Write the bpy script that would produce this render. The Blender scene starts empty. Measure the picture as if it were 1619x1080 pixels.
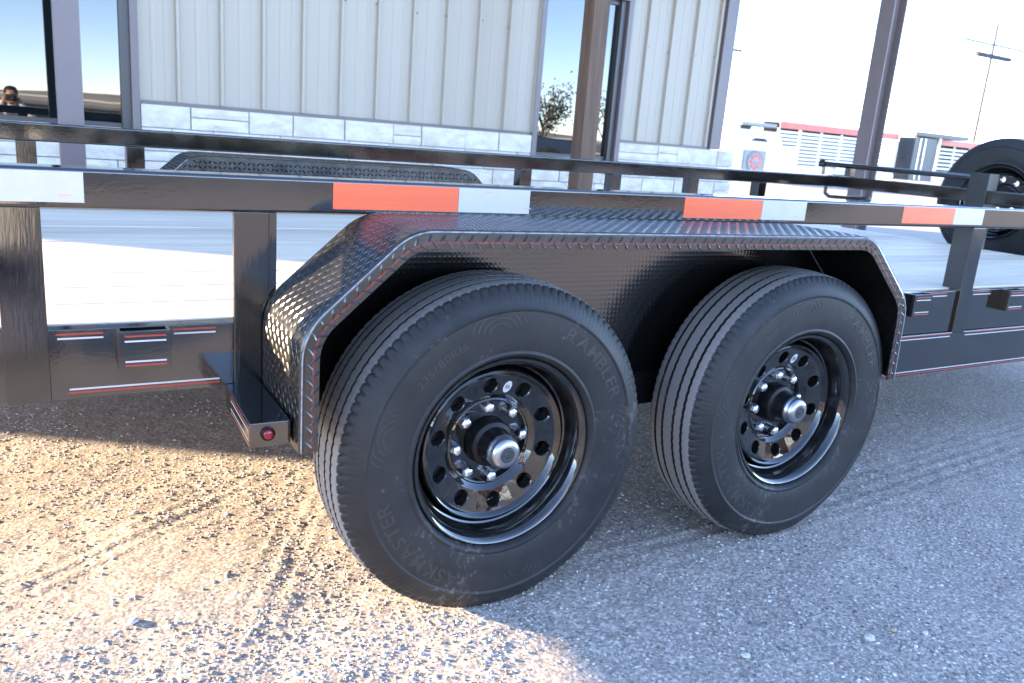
import bpy, math, random
import numpy as np
from mathutils import Vector, Matrix

S = bpy.context.scene
COL = S.collection
R = math.radians
rnd = random.Random(7)
nrg = np.random.default_rng(11)

# ------------------------------------------------------------------ camera, sky, sun, exposure
cam_d = bpy.data.cameras.new('camera')
cam = bpy.data.objects.new('camera', cam_d)
COL.objects.link(cam)
Rr = Vector((0.8632637, -0.4987492, 0.0776209))
Uu = Vector((0.0573795, 0.2497501, 0.9666087))
Ff = Vector((0.5014811, 0.8299844, -0.2442182))
mw = Matrix((Rr, Uu, -Ff)).transposed().to_4x4()
mw.translation = Vector((-0.88695, -1.44289, 1.06649))
cam.matrix_world = mw
cam_d.sensor_width = 36.0
cam_d.lens = 1288.4 / 1619 * 36
cam_d.clip_start = 0.05
cam_d.clip_end = 3000
cam_d.dof.use_dof = True
cam_d.dof.focus_distance = 1.95
cam_d.dof.aperture_fstop = 6.3
S.camera = cam

SUN_AZ = R(57.0)      # from +Y towards -X
SUN_EL = R(10.5)
world = bpy.data.worlds.new('World')
S.world = world
world.use_nodes = True
wn = world.node_tree
sky = wn.nodes.new('ShaderNodeTexSky')
sky.sky_type = 'NISHITA'
sky.sun_disc = False
sky.sun_elevation = SUN_EL
sky.sun_rotation = -SUN_AZ
sky.dust_density = 0.0
sky.air_density = 0.5
sky.ozone_density = 1.4
bal = wn.nodes.new('ShaderNodeMixRGB')          # camera white balance
bal.blend_type = 'MULTIPLY'; bal.inputs['Fac'].default_value = 1.0
bal.inputs['Color2'].default_value = (1.10, .98, .96, 1)
wn.links.new(sky.outputs[0], bal.inputs['Color1'])
wn.links.new(bal.outputs[0], wn.nodes['Background'].inputs[0])
wn.nodes['Background'].inputs[1].default_value = 0.14

sun_d = bpy.data.lights.new('sun', 'SUN')
sun_d.energy = 3.3
sun_d.angle = R(0.6)
sun_d.color = (1.0, 0.78, 0.52)
sun = bpy.data.objects.new('sun', sun_d)
COL.objects.link(sun)
ldir = Vector((math.sin(SUN_AZ) * math.cos(SUN_EL), -math.cos(SUN_AZ) * math.cos(SUN_EL), -math.sin(SUN_EL)))
sun.rotation_euler = ldir.to_track_quat('-Z', 'Y').to_euler()
sun.location = (-20, 13, 8)

S.view_settings.view_transform = 'Standard'
S.view_settings.look = 'None'
S.view_settings.gamma = 1.0
S.view_settings.use_curve_mapping = False
S.view_settings.exposure = 3.66
S.render.engine = 'CYCLES'
S.cycles.max_bounces = 6

# ------------------------------------------------------------------ materials
def mat(name, base, rough=0.5, metal=0.0, ior=1.5, var=None, bump=None, rvar=None, coat=0.0, objrand=0.0):
    """var=(scale, colour2, contrast[, stretch xyz])   bump=(scale, strength, dist[, stretch])   rvar=(scale, lo, hi)"""
    m = bpy.data.materials.new(name)
    m.use_nodes = True
    nt = m.node_tree
    b = nt.nodes['Principled BSDF']
    b.inputs['Base Color'].default_value = (*base, 1)
    b.inputs['Roughness'].default_value = rough
    b.inputs['Metallic'].default_value = metal
    b.inputs['IOR'].default_value = ior
    b.inputs['Coat Weight'].default_value = coat
    tc = nt.nodes.new('ShaderNodeTexCoord')
    def noise(scale, stretch=None, detail=5, rough_=0.6):
        n = nt.nodes.new('ShaderNodeTexNoise')
        n.inputs['Scale'].default_value = scale
        n.inputs['Detail'].default_value = detail
        n.inputs['Roughness'].default_value = rough_
        mp = nt.nodes.new('ShaderNodeMapping')
        if stretch:
            mp.inputs['Scale'].default_value = stretch
        nt.links.new(tc.outputs['Object'], mp.inputs['Vector'])
        if objrand:
            oi = nt.nodes.new('ShaderNodeObjectInfo')
            mu = nt.nodes.new('ShaderNodeMath'); mu.operation = 'MULTIPLY'; mu.inputs[1].default_value = 37.0
            nt.links.new(oi.outputs['Random'], mu.inputs[0])
            nt.links.new(mu.outputs[0], mp.inputs['Location'])
        nt.links.new(mp.outputs[0], n.inputs['Vector'])
        return n
    col = None
    if var:
        n = noise(var[0], var[3] if len(var) > 3 else None)
        r = nt.nodes.new('ShaderNodeValToRGB')
        c = var[2]
        r.color_ramp.elements[0].position = 0.5 - c
        r.color_ramp.elements[1].position = 0.5 + c
        r.color_ramp.elements[0].color = (*base, 1)
        r.color_ramp.elements[1].color = (*var[1], 1)
        nt.links.new(n.outputs['Fac'], r.inputs[0])
        col = r.outputs[0]
    if objrand:
        oi = nt.nodes.new('ShaderNodeObjectInfo')
        mr = nt.nodes.new('ShaderNodeMapRange')
        mr.inputs['To Min'].default_value = 1 - objrand
        mr.inputs['To Max'].default_value = 1 + objrand
        nt.links.new(oi.outputs['Random'], mr.inputs[0])
        hs = nt.nodes.new('ShaderNodeHueSaturation')
        nt.links.new(mr.outputs[0], hs.inputs['Value'])
        if col:
            nt.links.new(col, hs.inputs['Color'])
        else:
            hs.inputs['Color'].default_value = (*base, 1)
        col = hs.outputs[0]
    if col:
        nt.links.new(col, b.inputs['Base Color'])
    if rvar:
        n = noise(rvar[0])
        mr = nt.nodes.new('ShaderNodeMapRange')
        mr.inputs['From Min'].default_value = 0.3; mr.inputs['From Max'].default_value = 0.7
        mr.inputs['To Min'].default_value = rvar[1]; mr.inputs['To Max'].default_value = rvar[2]
        nt.links.new(n.outputs['Fac'], mr.inputs[0])
        nt.links.new(mr.outputs[0], b.inputs['Roughness'])
    if bump:
        n = noise(bump[0], bump[3] if len(bump) > 3 else None, 3)
        bp = nt.nodes.new('ShaderNodeBump')
        bp.inputs['Strength'].default_value = bump[1]
        bp.inputs['Distance'].default_value = bump[2]
        nt.links.new(n.outputs['Fac'], bp.inputs['Height'])
        nt.links.new(bp.outputs[0], b.inputs['Normal'])
    return m

M = {}
M['paint'] = mat('black_gloss_paint', (.0045, .0042, .004), .07, ior=2.0, bump=(110, .05, .002), rvar=(9, .05, .10), var=(14, (.008, .0075, .007), .2))
M['post_paint'] = mat('black_post_paint', (.0045, .0042, .004), .1, ior=1.9, bump=(120, .09, .003, (1, 1, .12)), rvar=(12, .07, .15))
M['plate'] = mat('black_tread_plate', (.0082, .0076, .0068), .2, ior=1.75, bump=(200, .12, .002), rvar=(20, .16, .26))
M['gloss_plate'] = mat('black_gloss_tread_plate', (.012, .012, .013), .2, ior=1.9, rvar=(20, .16, .26))
M['back_plate'] = mat('black_dimpled_plate', (.004, .004, .004), .13, ior=2.0, bump=(30, .25, .006, (1, 1, .6)))
M['under'] = mat('black_chassis_paint', (.01, .01, .01), .4, ior=1.5, bump=(80, .2, .003))
M['rim'] = mat('black_wheel_enamel', (.005, .005, .0052), .045, ior=1.75, bump=(30, .04, .003), var=(26, (.016, .015, .014), .12))
M['hub'] = mat('black_hub_enamel', (.004, .004, .004), .42, ior=1.35, bump=(60, .1, .003))
M['chrome'] = mat('bright_chrome', (.80, .80, .82), .24, metal=1.0, rvar=(60, .18, .32))
M['cap'] = mat('satin_steel_cap', (.42, .43, .45), .3, metal=1.0, bump=(40, .1, .002))
M['plug'] = mat('black_rubber_plug', (.03, .03, .032), .5)
M['red_tape'] = mat('red_reflective_sheeting', (.84, .12, .03), .32, ior=1.5, var=(7, (.74, .085, .028), .25, (.3, 1, 9)), bump=(300, .1, .001))
M['white_tape'] = mat('white_reflective_sheeting', (.50, .45, .445), .3, var=(30, (.46, .42, .415), .2), bump=(300, .1, .001))
M['pink_print'] = mat('pink_print', (.65, .3, .36), .4)
M['red_pin'] = mat('red_pinstripe', (.34, .036, .02), .35)
M['lip_white'] = mat('worn_white_pinstripe', (.34, .33, .335), .3, var=(60, (.12, .12, .12), .16))
M['lip_red'] = mat('worn_red_pinstripe', (.22, .026, .018), .35, var=(60, (.06, .012, .01), .16))
M['white_pin'] = mat('white_pinstripe', (.50, .47, .46), .35)
M['marker'] = mat('red_marker_lens', (.22, .008, .014), .1, ior=1.5)
M['wood'] = mat('pine_deck_board', (.74, .63, .48), .6, var=(5, (.56, .45, .32), .22, (.35, 3, 3)), bump=(40, .25, .003, (.06, 1, 1)), objrand=.15)
M['sticker'] = mat('silver_sticker', (.45, .46, .47), .4)
M['ink'] = mat('black_ink', (.03, .03, .03), .5)
M['siding'] = mat('light_grey_steel_siding', (.415, .345, .265), .38, var=(1.6, (.385, .32, .245), .3, (3, 3, .3)), bump=(2.2, .12, .02, (4, 1, .2)))
M['trim'] = mat('mauve_brown_trim', (.145, .11, .108), .35, var=(6, (.165, .125, .122), .3))
M['bronze'] = mat('dark_bronze_frame', (.05, .042, .042), .35)
M['stone'] = mat('white_limestone', (.72, .665, .60), .85, var=(7, (.58, .48, .38), .15, (1, 1, 1.8)), bump=(26, .7, .014), objrand=.05)
M['mortar'] = mat('pale_mortar', (.50, .47, .44), .9, bump=(90, .4, .003))
M['glass'] = mat('mirror_window_glass', (.004, .006, .007), .0, ior=1.9, bump=(.9, .02, .03))
M['blind'] = mat('dark_interior', (.02, .02, .02), .8)
M['oldwood'] = mat('weathered_brown_timber', (.165, .092, .053), .7, var=(5, (.085, .045, .028), .2, (4, 4, .35)), bump=(20, .5, .006, (3, 3, .12)))
M['steel'] = mat('mauve_grey_steel', (.165, .125, .115), .45, var=(8, (.20, .15, .135), .25))
M['white'] = mat('white_trailer_paint', (.78, .77, .74), .4, var=(2, (.68, .66, .62), .3))
M['red'] = mat('red_trailer_paint', (.55, .06, .04), .4, var=(3, (.62, .12, .08), .3))
M['grey'] = mat('grey_metal', (.18, .19, .2), .4, var=(3, (.24, .25, .26), .3))
M['dark'] = mat('dark_trailer_interior', (.02, .02, .022), .7)
M['pole'] = mat('weathered_pole_wood', (.03, .028, .03), .8, var=(8, (.045, .04, .042), .3, (1, 1, .1)))
M['navy'] = mat('dark_blue_car_paint', (.015, .03, .08), .2, ior=1.6)
M['maroon'] = mat('dark_maroon_paint', (.07, .012, .012), .3)
M['leaf'] = mat('autumn_leaves', (.10, .07, .025), .7, var=(3, (.05, .06, .02), .25))
M['bark'] = mat('grey_brown_bark', (.10, .075, .055), .9, bump=(20, .6, .02))
M['skin'] = mat('skin', (.45, .26, .18), .5)
M['hair'] = mat('dark_hair', (.02, .015, .012), .5)
M['shirt'] = mat('white_cotton', (.75, .75, .74), .8)
M['vest'] = mat('dark_jacket', (.03, .03, .05), .8)
M['jeans'] = mat('blue_denim', (.06, .08, .15), .8)
M['roofing'] = mat('galvanised_roofing', (.42, .42, .42), .4)
M['concrete'] = mat('pale_concrete', (.45, .43, .40), .85, var=(3, (.38, .36, .33), .3), bump=(60, .3, .003))

def dimples():
    m = M['back_plate']; nt = m.node_tree
    tc = nt.nodes.new('ShaderNodeTexCoord'); sx = nt.nodes.new('ShaderNodeSeparateXYZ'); nt.links.new(tc.outputs['Object'], sx.inputs[0])
    def mth(op, a, b=None):
        n = nt.nodes.new('ShaderNodeMath'); n.operation = op
        for i, v in enumerate((a, b)):
            if v is None: continue
            if isinstance(v, (int, float)): n.inputs[i].default_value = v
            else: nt.links.new(v, n.inputs[i])
        return n.outputs[0]
    u = mth('SINE', mth('MULTIPLY', mth('ADD', sx.outputs[0], sx.outputs[2]), 250.0))
    v = mth('SINE', mth('MULTIPLY', mth('SUBTRACT', sx.outputs[0], sx.outputs[2]), 250.0))
    h = mth('MULTIPLY', mth('MULTIPLY', u, v), mth('GREATER_THAN', mth('MULTIPLY', u, v), 0.0))
    bp = nt.nodes.new('ShaderNodeBump'); bp.inputs['Strength'].default_value = .16; bp.inputs['Distance'].default_value = .0012
    nt.links.new(h, bp.inputs['Height']); nt.links.new(bp.outputs[0], nt.nodes['Principled BSDF'].inputs['Normal'])
dimples()

def rubber():
    m = bpy.data.materials.new('tyre_rubber'); m.use_nodes = True
    nt = m.node_tree; b = nt.nodes['Principled BSDF']
    b.inputs['Roughness'].default_value = .5
    b.inputs['IOR'].default_value = 1.38
    tc = nt.nodes.new('ShaderNodeTexCoord')
    n = nt.nodes.new('ShaderNodeTexNoise'); n.inputs['Scale'].default_value = 9; n.inputs['Detail'].default_value = 8; n.inputs['Roughness'].default_value = .7
    nt.links.new(tc.outputs['Object'], n.inputs['Vector'])
    r = nt.nodes.new('ShaderNodeValToRGB')
    r.color_ramp.elements[0].position = .35; r.color_ramp.elements[0].color = (.013, .0128, .0135, 1)
    r.color_ramp.elements[1].position = .72; r.color_ramp.elements[1].color = (.027, .0258, .025, 1)
    nt.links.new(n.outputs['Fac'], r.inputs[0])
    # dusty scuffs
    n2 = nt.nodes.new('ShaderNodeTexNoise'); n2.inputs['Scale'].default_value = 70; n2.inputs['Detail'].default_value = 4
    nt.links.new(tc.outputs['Object'], n2.inputs['Vector'])
    n3 = nt.nodes.new('ShaderNodeTexNoise'); n3.inputs['Scale'].default_value = 4.5; n3.inputs['Detail'].default_value = 2
    nt.links.new(tc.outputs['Object'], n3.inputs['Vector'])
    mu = nt.nodes.new('ShaderNodeMath'); mu.operation = 'MULTIPLY'
    nt.links.new(n2.outputs['Fac'], mu.inputs[0]); nt.links.new(n3.outputs['Fac'], mu.inputs[1])
    r2 = nt.nodes.new('ShaderNodeValToRGB')
    r2.color_ramp.elements[0].position = .34; r2.color_ramp.elements[0].color = (0, 0, 0, 1)
    r2.color_ramp.elements[1].position = .46; r2.color_ramp.elements[1].color = (.6, .6, .6, 1)
    nt.links.new(mu.outputs[0], r2.inputs[0])
    mx = nt.nodes.new('ShaderNodeMixRGB')
    mx.inputs['Color2'].default_value = (.13, .115, .10, 1)
    nt.links.new(r2.outputs[0], mx.inputs['Fac']); nt.links.new(r.outputs[0], mx.inputs['Color1'])
    # running surface keeps a greyer film than the sidewall
    at = nt.nodes.new('ShaderNodeAttribute'); at.attribute_name = 'film'
    mx2 = nt.nodes.new('ShaderNodeMixRGB'); mx2.inputs['Color2'].default_value = (.215, .20, .19, 1)
    nt.links.new(at.outputs['Fac'], mx2.inputs['Fac']); nt.links.new(mx.outputs[0], mx2.inputs['Color1'])
    nt.links.new(mx2.outputs[0], b.inputs['Base Color'])
    bp = nt.nodes.new('ShaderNodeBump'); bp.inputs['Strength'].default_value = .15; bp.inputs['Distance'].default_value = .002
    nt.links.new(n2.outputs['Fac'], bp.inputs['Height']); nt.links.new(bp.outputs[0], b.inputs['Normal'])
    return m
M['rubber'] = rubber()
M['letter'] = mat('tyre_lettering_rubber', (.0215, .0195, .018), .5)

def ground_mat():
    m = bpy.data.materials.new('caliche_gravel'); m.use_nodes = True
    nt = m.node_tree; b = nt.nodes['Principled BSDF']; b.inputs['Roughness'].default_value = .95
    b.inputs['Specular IOR Level'].default_value = .2
    tc = nt.nodes.new('ShaderNodeTexCoord')
    def noise(s, d=6, r=.65):
        n = nt.nodes.new('ShaderNodeTexNoise'); n.inputs['Scale'].default_value = s; n.inputs['Detail'].default_value = d; n.inputs['Roughness'].default_value = r
        nt.links.new(tc.outputs['Object'], n.inputs['Vector']); return n
    n1 = noise(1.3); n2 = noise(120, 4, .7)
    r1 = nt.nodes.new('ShaderNodeValToRGB')
    r1.color_ramp.elements[0].position = .35; r1.color_ramp.elements[0].color = (.345, .30, .26, 1)
    r1.color_ramp.elements[1].position = .68; r1.color_ramp.elements[1].color = (.41, .36, .31, 1)
    nt.links.new(n1.outputs['Fac'], r1.inputs[0])
    r2 = nt.nodes.new('ShaderNodeValToRGB')
    r2.color_ramp.elements[0].position = .3; r2.color_ramp.elements[0].color = (.38, .38, .40, 1)
    r2.color_ramp.elements[1].position = .7; r2.color_ramp.elements[1].color = (1.55, 1.53, 1.5, 1)
    nt.links.new(n2.outputs['Fac'], r2.inputs[0])
    v = nt.nodes.new('ShaderNodeTexVoronoi'); v.inputs['Scale'].default_value = 95
    nt.links.new(tc.outputs['Object'], v.inputs['Vector'])
    vc = nt.nodes.new('ShaderNodeTexVoronoi'); vc.inputs['Scale'].default_value = 150
    nt.links.new(tc.outputs['Object'], vc.inputs['Vector'])
    sp = nt.nodes.new('ShaderNodeSeparateColor'); nt.links.new(vc.outputs['Color'], sp.inputs[0])
    rc = nt.nodes.new('ShaderNodeValToRGB')
    for i_, (p_, c_) in enumerate(((0, (.55, .54, .55)), (.3, (.85, .84, .83)), (.75, (1.08, 1.07, 1.06)), (1, (1.75, 1.75, 1.75)))):
        e_ = rc.color_ramp.elements[i_] if i_ < 2 else rc.color_ramp.elements.new(p_)
        e_.position = p_; e_.color = (*c_, 1)
    nt.links.new(sp.outputs[0], rc.inputs[0])
    mg = nt.nodes.new('ShaderNodeMixRGB'); mg.blend_type = 'MULTIPLY'; mg.inputs['Fac'].default_value = .8
    nt.links.new(r1.outputs[0], mg.inputs['Color1']); nt.links.new(rc.outputs[0], mg.inputs['Color2'])
    mx = nt.nodes.new('ShaderNodeMixRGB'); mx.blend_type = 'MULTIPLY'; mx.inputs['Fac'].default_value = .75
    nt.links.new(mg.outputs[0], mx.inputs['Color1']); nt.links.new(r2.outputs[0], mx.inputs['Color2'])
    nt.links.new(mx.outputs[0], b.inputs['Base Color'])
    bp = nt.nodes.new('ShaderNodeBump'); bp.inputs['Strength'].default_value = .3; bp.inputs['Distance'].default_value = .0025
    ad = nt.nodes.new('ShaderNodeMath'); ad.operation = 'SUBTRACT'
    nt.links.new(n2.outputs['Fac'], ad.inputs[0]); nt.links.new(v.outputs['Distance'], ad.inputs[1])
    nt.links.new(ad.outputs[0], bp.inputs['Height']); nt.links.new(bp.outputs[0], b.inputs['Normal'])
    return m
M['ground'] = ground_mat()

def pebble_mat():
    m = bpy.data.materials.new('limestone_pebbles'); m.use_nodes = True
    nt = m.node_tree; b = nt.nodes['Principled BSDF']; b.inputs['Roughness'].default_value = .9
    b.inputs['Specular IOR Level'].default_value = .25
    g = nt.nodes.new('ShaderNodeNewGeometry')
    r = nt.nodes.new('ShaderNodeValToRGB')
    cs = [(.0, (.13, .12, .115)), (.25, (.25, .225, .195)), (.5, (.37, .33, .285)), (.72, (.48, .445, .40)), (.92, (.66, .64, .61)), (1.0, (.38, .27, .22))]
    while len(r.color_ramp.elements) < len(cs):
        r.color_ramp.elements.new(.5)
    for e, (p_, c) in zip(r.color_ramp.elements, cs):
        e.position = p_; e.color = (*c, 1)
    nt.links.new(g.outputs['Random Per Island'], r.inputs[0])
    nt.links.new(r.outputs[0], b.inputs['Base Color'])
    tc = nt.nodes.new('ShaderNodeTexCoord')
    n = nt.nodes.new('ShaderNodeTexNoise'); n.inputs['Scale'].default_value = 260
    nt.links.new(tc.outputs['Object'], n.inputs['Vector'])
    bp = nt.nodes.new('ShaderNodeBump'); bp.inputs['Strength'].default_value = .5; bp.inputs['Distance'].default_value = .002
    nt.links.new(n.outputs['Fac'], bp.inputs['Height']); nt.links.new(bp.outputs[0], b.inputs['Normal'])
    return m
M['pebble'] = pebble_mat()

# ------------------------------------------------------------------ helpers
def link(o, parent=None):
    COL.objects.link(o)
    if parent is not None:
        o.parent = parent
    return o

def empty(name, loc=(0, 0, 0), rz=0):
    o = bpy.data.objects.new(name, None)
    o.location = loc; o.rotation_euler = (0, 0, rz); o.empty_display_size = .1
    return link(o)

def tag(o, label=None, cat=None, group=None, kind=None):
    if label: o['label'] = label
    if cat: o['category'] = cat
    if group: o['group'] = group
    if kind: o['kind'] = kind
    return o

class MB:
    def __init__(self):
        self.v = []; self.f = []
    def add(self, vs, fs):
        n = len(self.v)
        self.v += [tuple(p) for p in vs]
        self.f += [tuple(i + n for i in f) for f in fs]
        return self
    def box(self, x0, x1, y0, y1, z0, z1):
        v = [(x, y, z) for z in (z0, z1) for y in (y0, y1) for x in (x0, x1)]
        return self.add(v, [(0, 2, 3, 1), (4, 5, 7, 6), (0, 1, 5, 4), (2, 6, 7, 3), (0, 4, 6, 2), (1, 3, 7, 5)])
    def prism(self, poly, axis, a, b):
        """poly: 2D points; axis 0: (y,z) extruded along x; 1: (x,z) along y; 2: (x,y) along z"""
        def P(p, t):
            return (t, p[0], p[1]) if axis == 0 else (p[0], t, p[1]) if axis == 1 else (p[0], p[1], t)
        n = len(poly)
        v = [P(p, a) for p in poly] + [P(p, b) for p in poly]
        f = [tuple(range(n)), tuple(range(2 * n - 1, n - 1, -1))] + [(i, i + n, (i + 1) % n + n, (i + 1) % n) for i in range(n)]
        return self.add(v, f)
    def tube(self, a, b, r, n=12, r2=None):
        a = Vector(a); b = Vector(b); d = (b - a).normalized()
        u = d.orthogonal().normalized(); w = d.cross(u)
        r2 = r if r2 is None else r2
        v = [a + (u * math.cos(t) + w * math.sin(t)) * r for t in [2 * math.pi * i / n for i in range(n)]]
        v += [b + (u * math.cos(t) + w * math.sin(t)) * r2 for t in [2 * math.pi * i / n for i in range(n)]]
        f = [(i, (i + 1) % n, (i + 1) % n + n, i + n) for i in range(n)] + [tuple(range(n - 1, -1, -1)), tuple(range(n, 2 * n))]
        return self.add(v, f)
    def lathe(self, prof, n=48, cx=0, cz=0, close=False):
        """prof: (r, y) revolved round the y axis"""
        v = []; f = []
        for r, y in prof:
            for i in range(n):
                t = 2 * math.pi * i / n
                v.append((cx + r * math.cos(t), y, cz + r * math.sin(t)))
        for k in range(len(prof) - 1):
            for i in range(n):
                j = (i + 1) % n
                f.append((k * n + i, k * n + j, (k + 1) * n + j, (k + 1) * n + i))
        if close:
            f.append(tuple((len(prof) - 1) * n + i for i in range(n)))
        return self.add(v, f)
    def mesh(self, name, material, smooth=False):
        me = bpy.data.meshes.new(name)
        me.from_pydata(self.v, [], self.f)
        me.validate()
        if material: me.materials.append(M[material] if isinstance(material, str) else material)
        if smooth:
            me.polygons.foreach_set('use_smooth', [True] * len(me.polygons))
            me.set_sharp_from_angle(angle=R(smooth if smooth > 1 else 35))
        me.update()
        return me
    def build(self, name, material, parent=None, smooth=False, bevel=0, loc=None, segs=2):
        o = bpy.data.objects.new(name, self.mesh(name, material, smooth))
        if bevel:
            md = o.modifiers.new('bevel', 'BEVEL'); md.width = bevel; md.segments = segs; md.limit_method = 'ANGLE'; md.angle_limit = R(40)
            o.data.polygons.foreach_set('use_smooth', [True] * len(o.data.polygons))
            md.harden_normals = True
        if loc: o.location = loc
        return link(o, parent)

def inst(name, me, parent=None, loc=(0, 0, 0), rot=(0, 0, 0), scale=None):
    o = bpy.data.objects.new(name, me)
    o.location = loc; o.rotation_euler = rot
    if scale: o.scale = scale
    return link(o, parent)

def np_mesh(name, V, F, material, smooth=False):
    """V (n,3), F (m,k) same-size faces"""
    me = bpy.data.meshes.new(name)
    n, m, k = len(V), len(F), F.shape[1]
    me.vertices.add(n); me.vertices.foreach_set('co', np.ascontiguousarray(V, np.float32).ravel())
    me.loops.add(m * k); me.loops.foreach_set('vertex_index', np.ascontiguousarray(F, np.int32).ravel())
    me.polygons.add(m)
    me.polygons.foreach_set('loop_start', np.arange(0, m * k, k, dtype=np.int32))
    me.polygons.foreach_set('loop_total', np.full(m, k, np.int32))
    if smooth: me.polygons.foreach_set('use_smooth', np.ones(m, bool))
    me.update(calc_edges=True); me.validate()
    me.materials.append(M[material])
    return me

def rrect(w, h, r, n=4):
    pts = []
    for cx, cy, a0 in ((w / 2 - r, h / 2 - r, 0), (-w / 2 + r, h / 2 - r, 90), (-w / 2 + r, -h / 2 + r, 180), (w / 2 - r, -h / 2 + r, 270)):
        for i in range(n + 1):
            a = R(a0 + 90 * i / n)
            pts.append((cx + r * math.cos(a), cy + r * math.sin(a)))
    return pts

_glyph = {}
def glyph(ch):
    if ch not in _glyph:
        cu = bpy.data.curves.new('glyph', 'FONT'); cu.body = ch; cu.size = 1.0; cu.resolution_u = 3; cu.offset = .02
        o = bpy.data.objects.new('glyph', cu); COL.objects.link(o)
        dg = bpy.context.evaluated_depsgraph_get(); dg.update()
        me = o.evaluated_get(dg).to_mesh()
        v = [tuple(p.co) for p in me.vertices]; f = [tuple(p.vertices) for p in me.polygons]
        o.evaluated_get(dg).to_mesh_clear()
        bpy.data.objects.remove(o); bpy.data.curves.remove(cu)
        xs = [p[0] for p in v] or [0]
        _glyph[ch] = (v, f, min(xs), max(xs))
    return _glyph[ch]

# ------------------------------------------------------------------ ground
def axis_pts(lo, hi, step, far):
    a = list(np.arange(lo, hi, step))
    s = step; x = a[-1]
    while x < far:
        s *= 1.12; x += s; a.append(x)
    s = step; x = lo; b = []
    while x > -far:
        s *= 1.12; x -= s; b.append(x)
    return np.array(b[::-1] + a)
def vnoise(x, y, scale, seed):
    g = np.random.default_rng(seed).random((256, 256))
    xs = x * scale + 1000; ys = y * scale + 1000
    xi = np.floor(xs).astype(int); yi = np.floor(ys).astype(int)
    fx = xs - xi; fy = ys - yi
    fx = fx * fx * (3 - 2 * fx); fy = fy * fy * (3 - 2 * fy)
    a = g[xi % 256, yi % 256]; b = g[(xi + 1) % 256, yi % 256]; c = g[xi % 256, (yi + 1) % 256]; d = g[(xi + 1) % 256, (yi + 1) % 256]
    return (a * (1 - fx) + b * fx) * (1 - fy) + (c * (1 - fx) + d * fx) * fy - .5
def gh(x, y):
    x = np.asarray(x, float); y = np.asarray(y, float)
    d = np.maximum(np.abs(x - .8) - 3.5, np.abs(y - .6) - 3.0)
    fade = np.clip(1 - d / 4, 0.15, 1)
    h = .012 * vnoise(x, y, 1.6, 1) + .005 * vnoise(x, y, 6, 2) + .0025 * vnoise(x, y, 17, 3) + .0016 * vnoise(x, y, 45, 4)
    # tyre tread prints pressed into the dirt
    def track(px, py, ang, width, pitch, depth, l0, l1):
        c, s = math.cos(ang), math.sin(ang)
        u = (x - px) * c + (y - py) * s; w = -(x - px) * s + (y - py) * c + .02 * np.sin(u * 2.2)
        m = np.clip(1 - np.abs(w) / width, 0, 1) ** .5 * np.clip((u - l0) * 3, 0, 1) * np.clip((l1 - u) * 3, 0, 1)
        rib = np.sin(w / pitch * 2 * math.pi)
        return m * depth * (np.where(rib > .55, 1.0, -.35)) * (.6 + .8 * (vnoise(x, y, 9, 8) + .5))
    h = h + track(-.75, .62, R(35), .11, .05, .0018, -1.2, .8)
    h = h + track(-.35, .45, R(64), .10, .055, .0016, -.6, .5)
    h = h + track(.75, .12, R(3), .16, .055, .0032, -.5, 3.0)
    h = h + track(-.55, -.25, R(20), .12, .05, .0012, -.8, 1.0)
    return h * fade - .004
gx = axis_pts(-1.7, 2.4, .0125, 900); gy = axis_pts(-1.3, 2.2, .0125, 900)
X, Y = np.meshgrid(gx, gy, indexing='ij')
Z = gh(X, Y)
nx, ny = len(gx), len(gy)
idx = np.arange(nx * ny).reshape(nx, ny)
F = np.stack([idx[:-1, :-1], idx[1:, :-1], idx[1:, 1:], idx[:-1, 1:]], -1).reshape(-1, 4)
g = inst('ground', np_mesh('ground', np.stack([X, Y, Z], -1).reshape(-1, 3), F, 'ground', True))
tag(g, kind='structure', label='pale dusty gravel yard under and around the black trailer')

def rocks(name, n, smin, smax, power, region, material='pebble', seed=3, bury=.2, flat=.45):
    r = np.random.default_rng(seed)
    t = (1 + 5 ** .5) / 2
    ico = np.array([(-1, t, 0), (1, t, 0), (-1, -t, 0), (1, -t, 0), (0, -1, t), (0, 1, t), (0, -1, -t), (0, 1, -t), (t, 0, -1), (t, 0, 1), (-t, 0, -1), (-t, 0, 1)], float)
    ico /= np.linalg.norm(ico[0])
    fi = np.array([(0, 11, 5), (0, 5, 1), (0, 1, 7), (0, 7, 10), (0, 10, 11), (1, 5, 9), (5, 11, 4), (11, 10, 2), (10, 7, 6), (7, 1, 8), (3, 9, 4), (3, 4, 2), (3, 2, 6), (3, 6, 8), (3, 8, 9), (4, 9, 5), (2, 4, 11), (6, 2, 10), (8, 6, 7), (9, 8, 1)])
    px, py = region(r, n)
    n = len(px)
    s = smin + (smax - smin) * r.random(n) ** power
    V = ico[None] * (1 + .5 * (r.random((n, 12, 1)) - .5))
    V = V * (s[:, None, None] * (.65 + .7 * r.random((n, 1, 3))) * np.array([1, 1, flat]))
    a = r.random(n) * 2 * np.pi
    c, sn = np.cos(a)[:, None], np.sin(a)[:, None]
    x = V[..., 0] * c - V[..., 1] * sn; y = V[..., 0] * sn + V[..., 1] * c
    z = V[..., 2] + gh(px, py)[:, None] + (s * bury)[:, None]
    V = np.stack([x + px[:, None], y + py[:, None], z], -1).reshape(-1, 3)
    Fc = (fi[None] + (np.arange(n) * 12)[:, None, None]).reshape(-1, 3)
    o = inst(name, np_mesh(name, V, Fc, material))
    return o
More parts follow.
